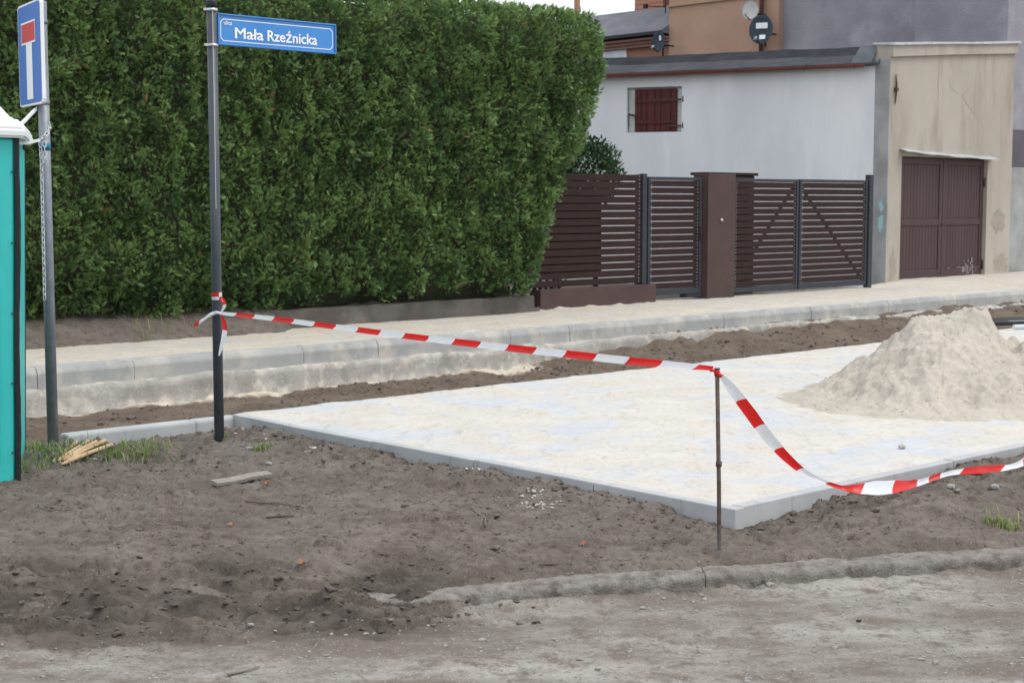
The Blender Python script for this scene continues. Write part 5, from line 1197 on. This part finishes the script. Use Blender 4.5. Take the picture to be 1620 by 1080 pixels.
for x, y, r, lab, mt in ((1011, 929, .016, 'small yellow stone at the foot of the old kerb', 'stone_yellow'), (916, 1044, .012, 'grey pebble on the dusty road', 'stone'), (946, 1059, .014, 'round grey pebble near the bottom of the dusty road', 'stone'), (1480, 1049, .016, 'bluish stone on the dusty road', 'stone'), (397, 990, .018, 'pale flat stone in the wheel rut', 'stone'),
                          (425, 735, .022, 'pale lump of stone below the grass tuft', 'stone'), (394, 712, .03, 'pale broken stone near the foot of the street sign', 'stone'), (1503, 771, .026, 'rounded stone in the soil under the tape', 'stone'), (1515, 778, .02, 'smaller rounded stone beside another under the tape', 'stone'), (1572, 773, .03, 'flat dark stone on the soil bank', 'stone'), (1359, 983, .012, 'black pebble on the dusty road', 'rubber'), (150, 727, .016, 'pale pebble beside the wooden sticks', 'stone')): stone(lab, x, y, r, M[mt])

# grass
def blades(name, spots, n, hmin, hmax, label, dead=.1, thing_cat=None):
    vs_, fs, ts, ds = [], [], [], []
    for (x, y, rx, ry, nn) in spots:
        q = ghit(x, y); X = q.x + RNG.normal(0, rx, nn); Y = q.y + RNG.normal(0, ry, nn); Z = ground(X, Y) - .005
        for i in range(nn):
            h = RNG.uniform(hmin, hmax); a = RNG.uniform(0, 6.28); ln = RNG.uniform(.2, .9) * h; wd = RNG.uniform(.0018, .004); b0_ = np.array([X[i], Y[i], Z[i]]); d_ = np.array([math.cos(a), math.sin(a), 0]); pp = np.array([-d_[1], d_[0], 0]) * wd
            m1 = b0_ + d_ * ln * .3 + np.array([0, 0, h * .6]); m2 = b0_ + d_ * ln + np.array([0, 0, h * RNG.uniform(.7, 1)])
            k = len(vs_); vs_ += [b0_ - pp, b0_ + pp, m1 + pp * .8, m1 - pp * .8, m2 + pp * .15, m2 - pp * .15]; fs += [[k, k + 1, k + 2, k + 3], [k + 3, k + 2, k + 4, k + 5]]
            tv = RNG.uniform(0, 1); ts += [tv] * 6; ds += [float(RNG.random() < dead)] * 6
    me = np_mesh(name, np.array(vs_), np.array(fs), False); attr(me, 'tint', ts); attr(me, 'dead', ds); o = obj(name, me, M['grass'])
    if thing_cat: tag(o, label, thing_cat)
    else: o['kind'] = 'stuff'; o['label'] = label
    return o
blades('grass', [(58, 712, .07, .14, 210), (112, 712, .07, .08, 130), (85, 722, .10, .06, 70), (190, 716, .09, .05, 110), (238, 712, .09, .05, 110), (210, 720, .10, .03, 80), (50, 735, .06, .05, 40)], 0, .03, .10, 'short green grass around the sign post foot and wooden sticks', .14)
blades('grass_tuft', [(413, 713, .03, .03, 80)], 0, .03, .07, 'small bright green grass tuft below the paving corner', .02, 'grass tuft')
blades('grass_tuft', [(347, 697, .03, .02, 16)], 0, .04, .11, 'few green blades growing at the foot of the street sign pole', .1, 'grass tuft')
blades('grass_tuft', [(1588, 834, .045, .03, 110)], 0, .03, .08, 'dull green grass tuft on the soil bank under the tape', .25, 'grass tuft')
blades('grass_tuft', [(270, 728, .05, .02, 30)], 0, .02, .05, 'sparse green weeds on the edge of the dark soil hump', .1, 'grass tuft')
blades('weeds', [(232, 522, .12, .1, 40), (300, 516, .3, .05, 20)], 0, .08, .22, 'thin weeds growing out of the soil under the hedge', .4)

# ------------------------------------------------------------------ black sheet and white pipes behind the heap
q = gp(1565, 508, .06); dU = Vector((U[0], U[1], 0)); dX = Vector((1, .12, 0)).normalized()
bm = NB(); box(bm, (0, -.28, 0), (2.6, .28, .05), .008)
o = tag(obj('black_sheet', bm, M['black_board']), 'long black board lying on the paving behind the sand heap', 'board'); o.location = gp(1545, 513, .065); o.rotation_euler = (0, 0, R(20))
for k, (x, y, lab) in enumerate(((1596, 511, 'farther of two white plastic pipes lying behind the sand heap'), (1604, 517, 'nearer of two white plastic pipes lying behind the sand heap'))):
    a = gp(x, y, .09); bm = NB(); n_ = 14; dd = Vector((1, .36, 0)).normalized(); tube(bm, [a, a + dd * 3], .028, 14); tag(obj('plastic_pipe', bm, M['white_plastic']), lab, 'pipe', 'white plastic pipes behind the heap')
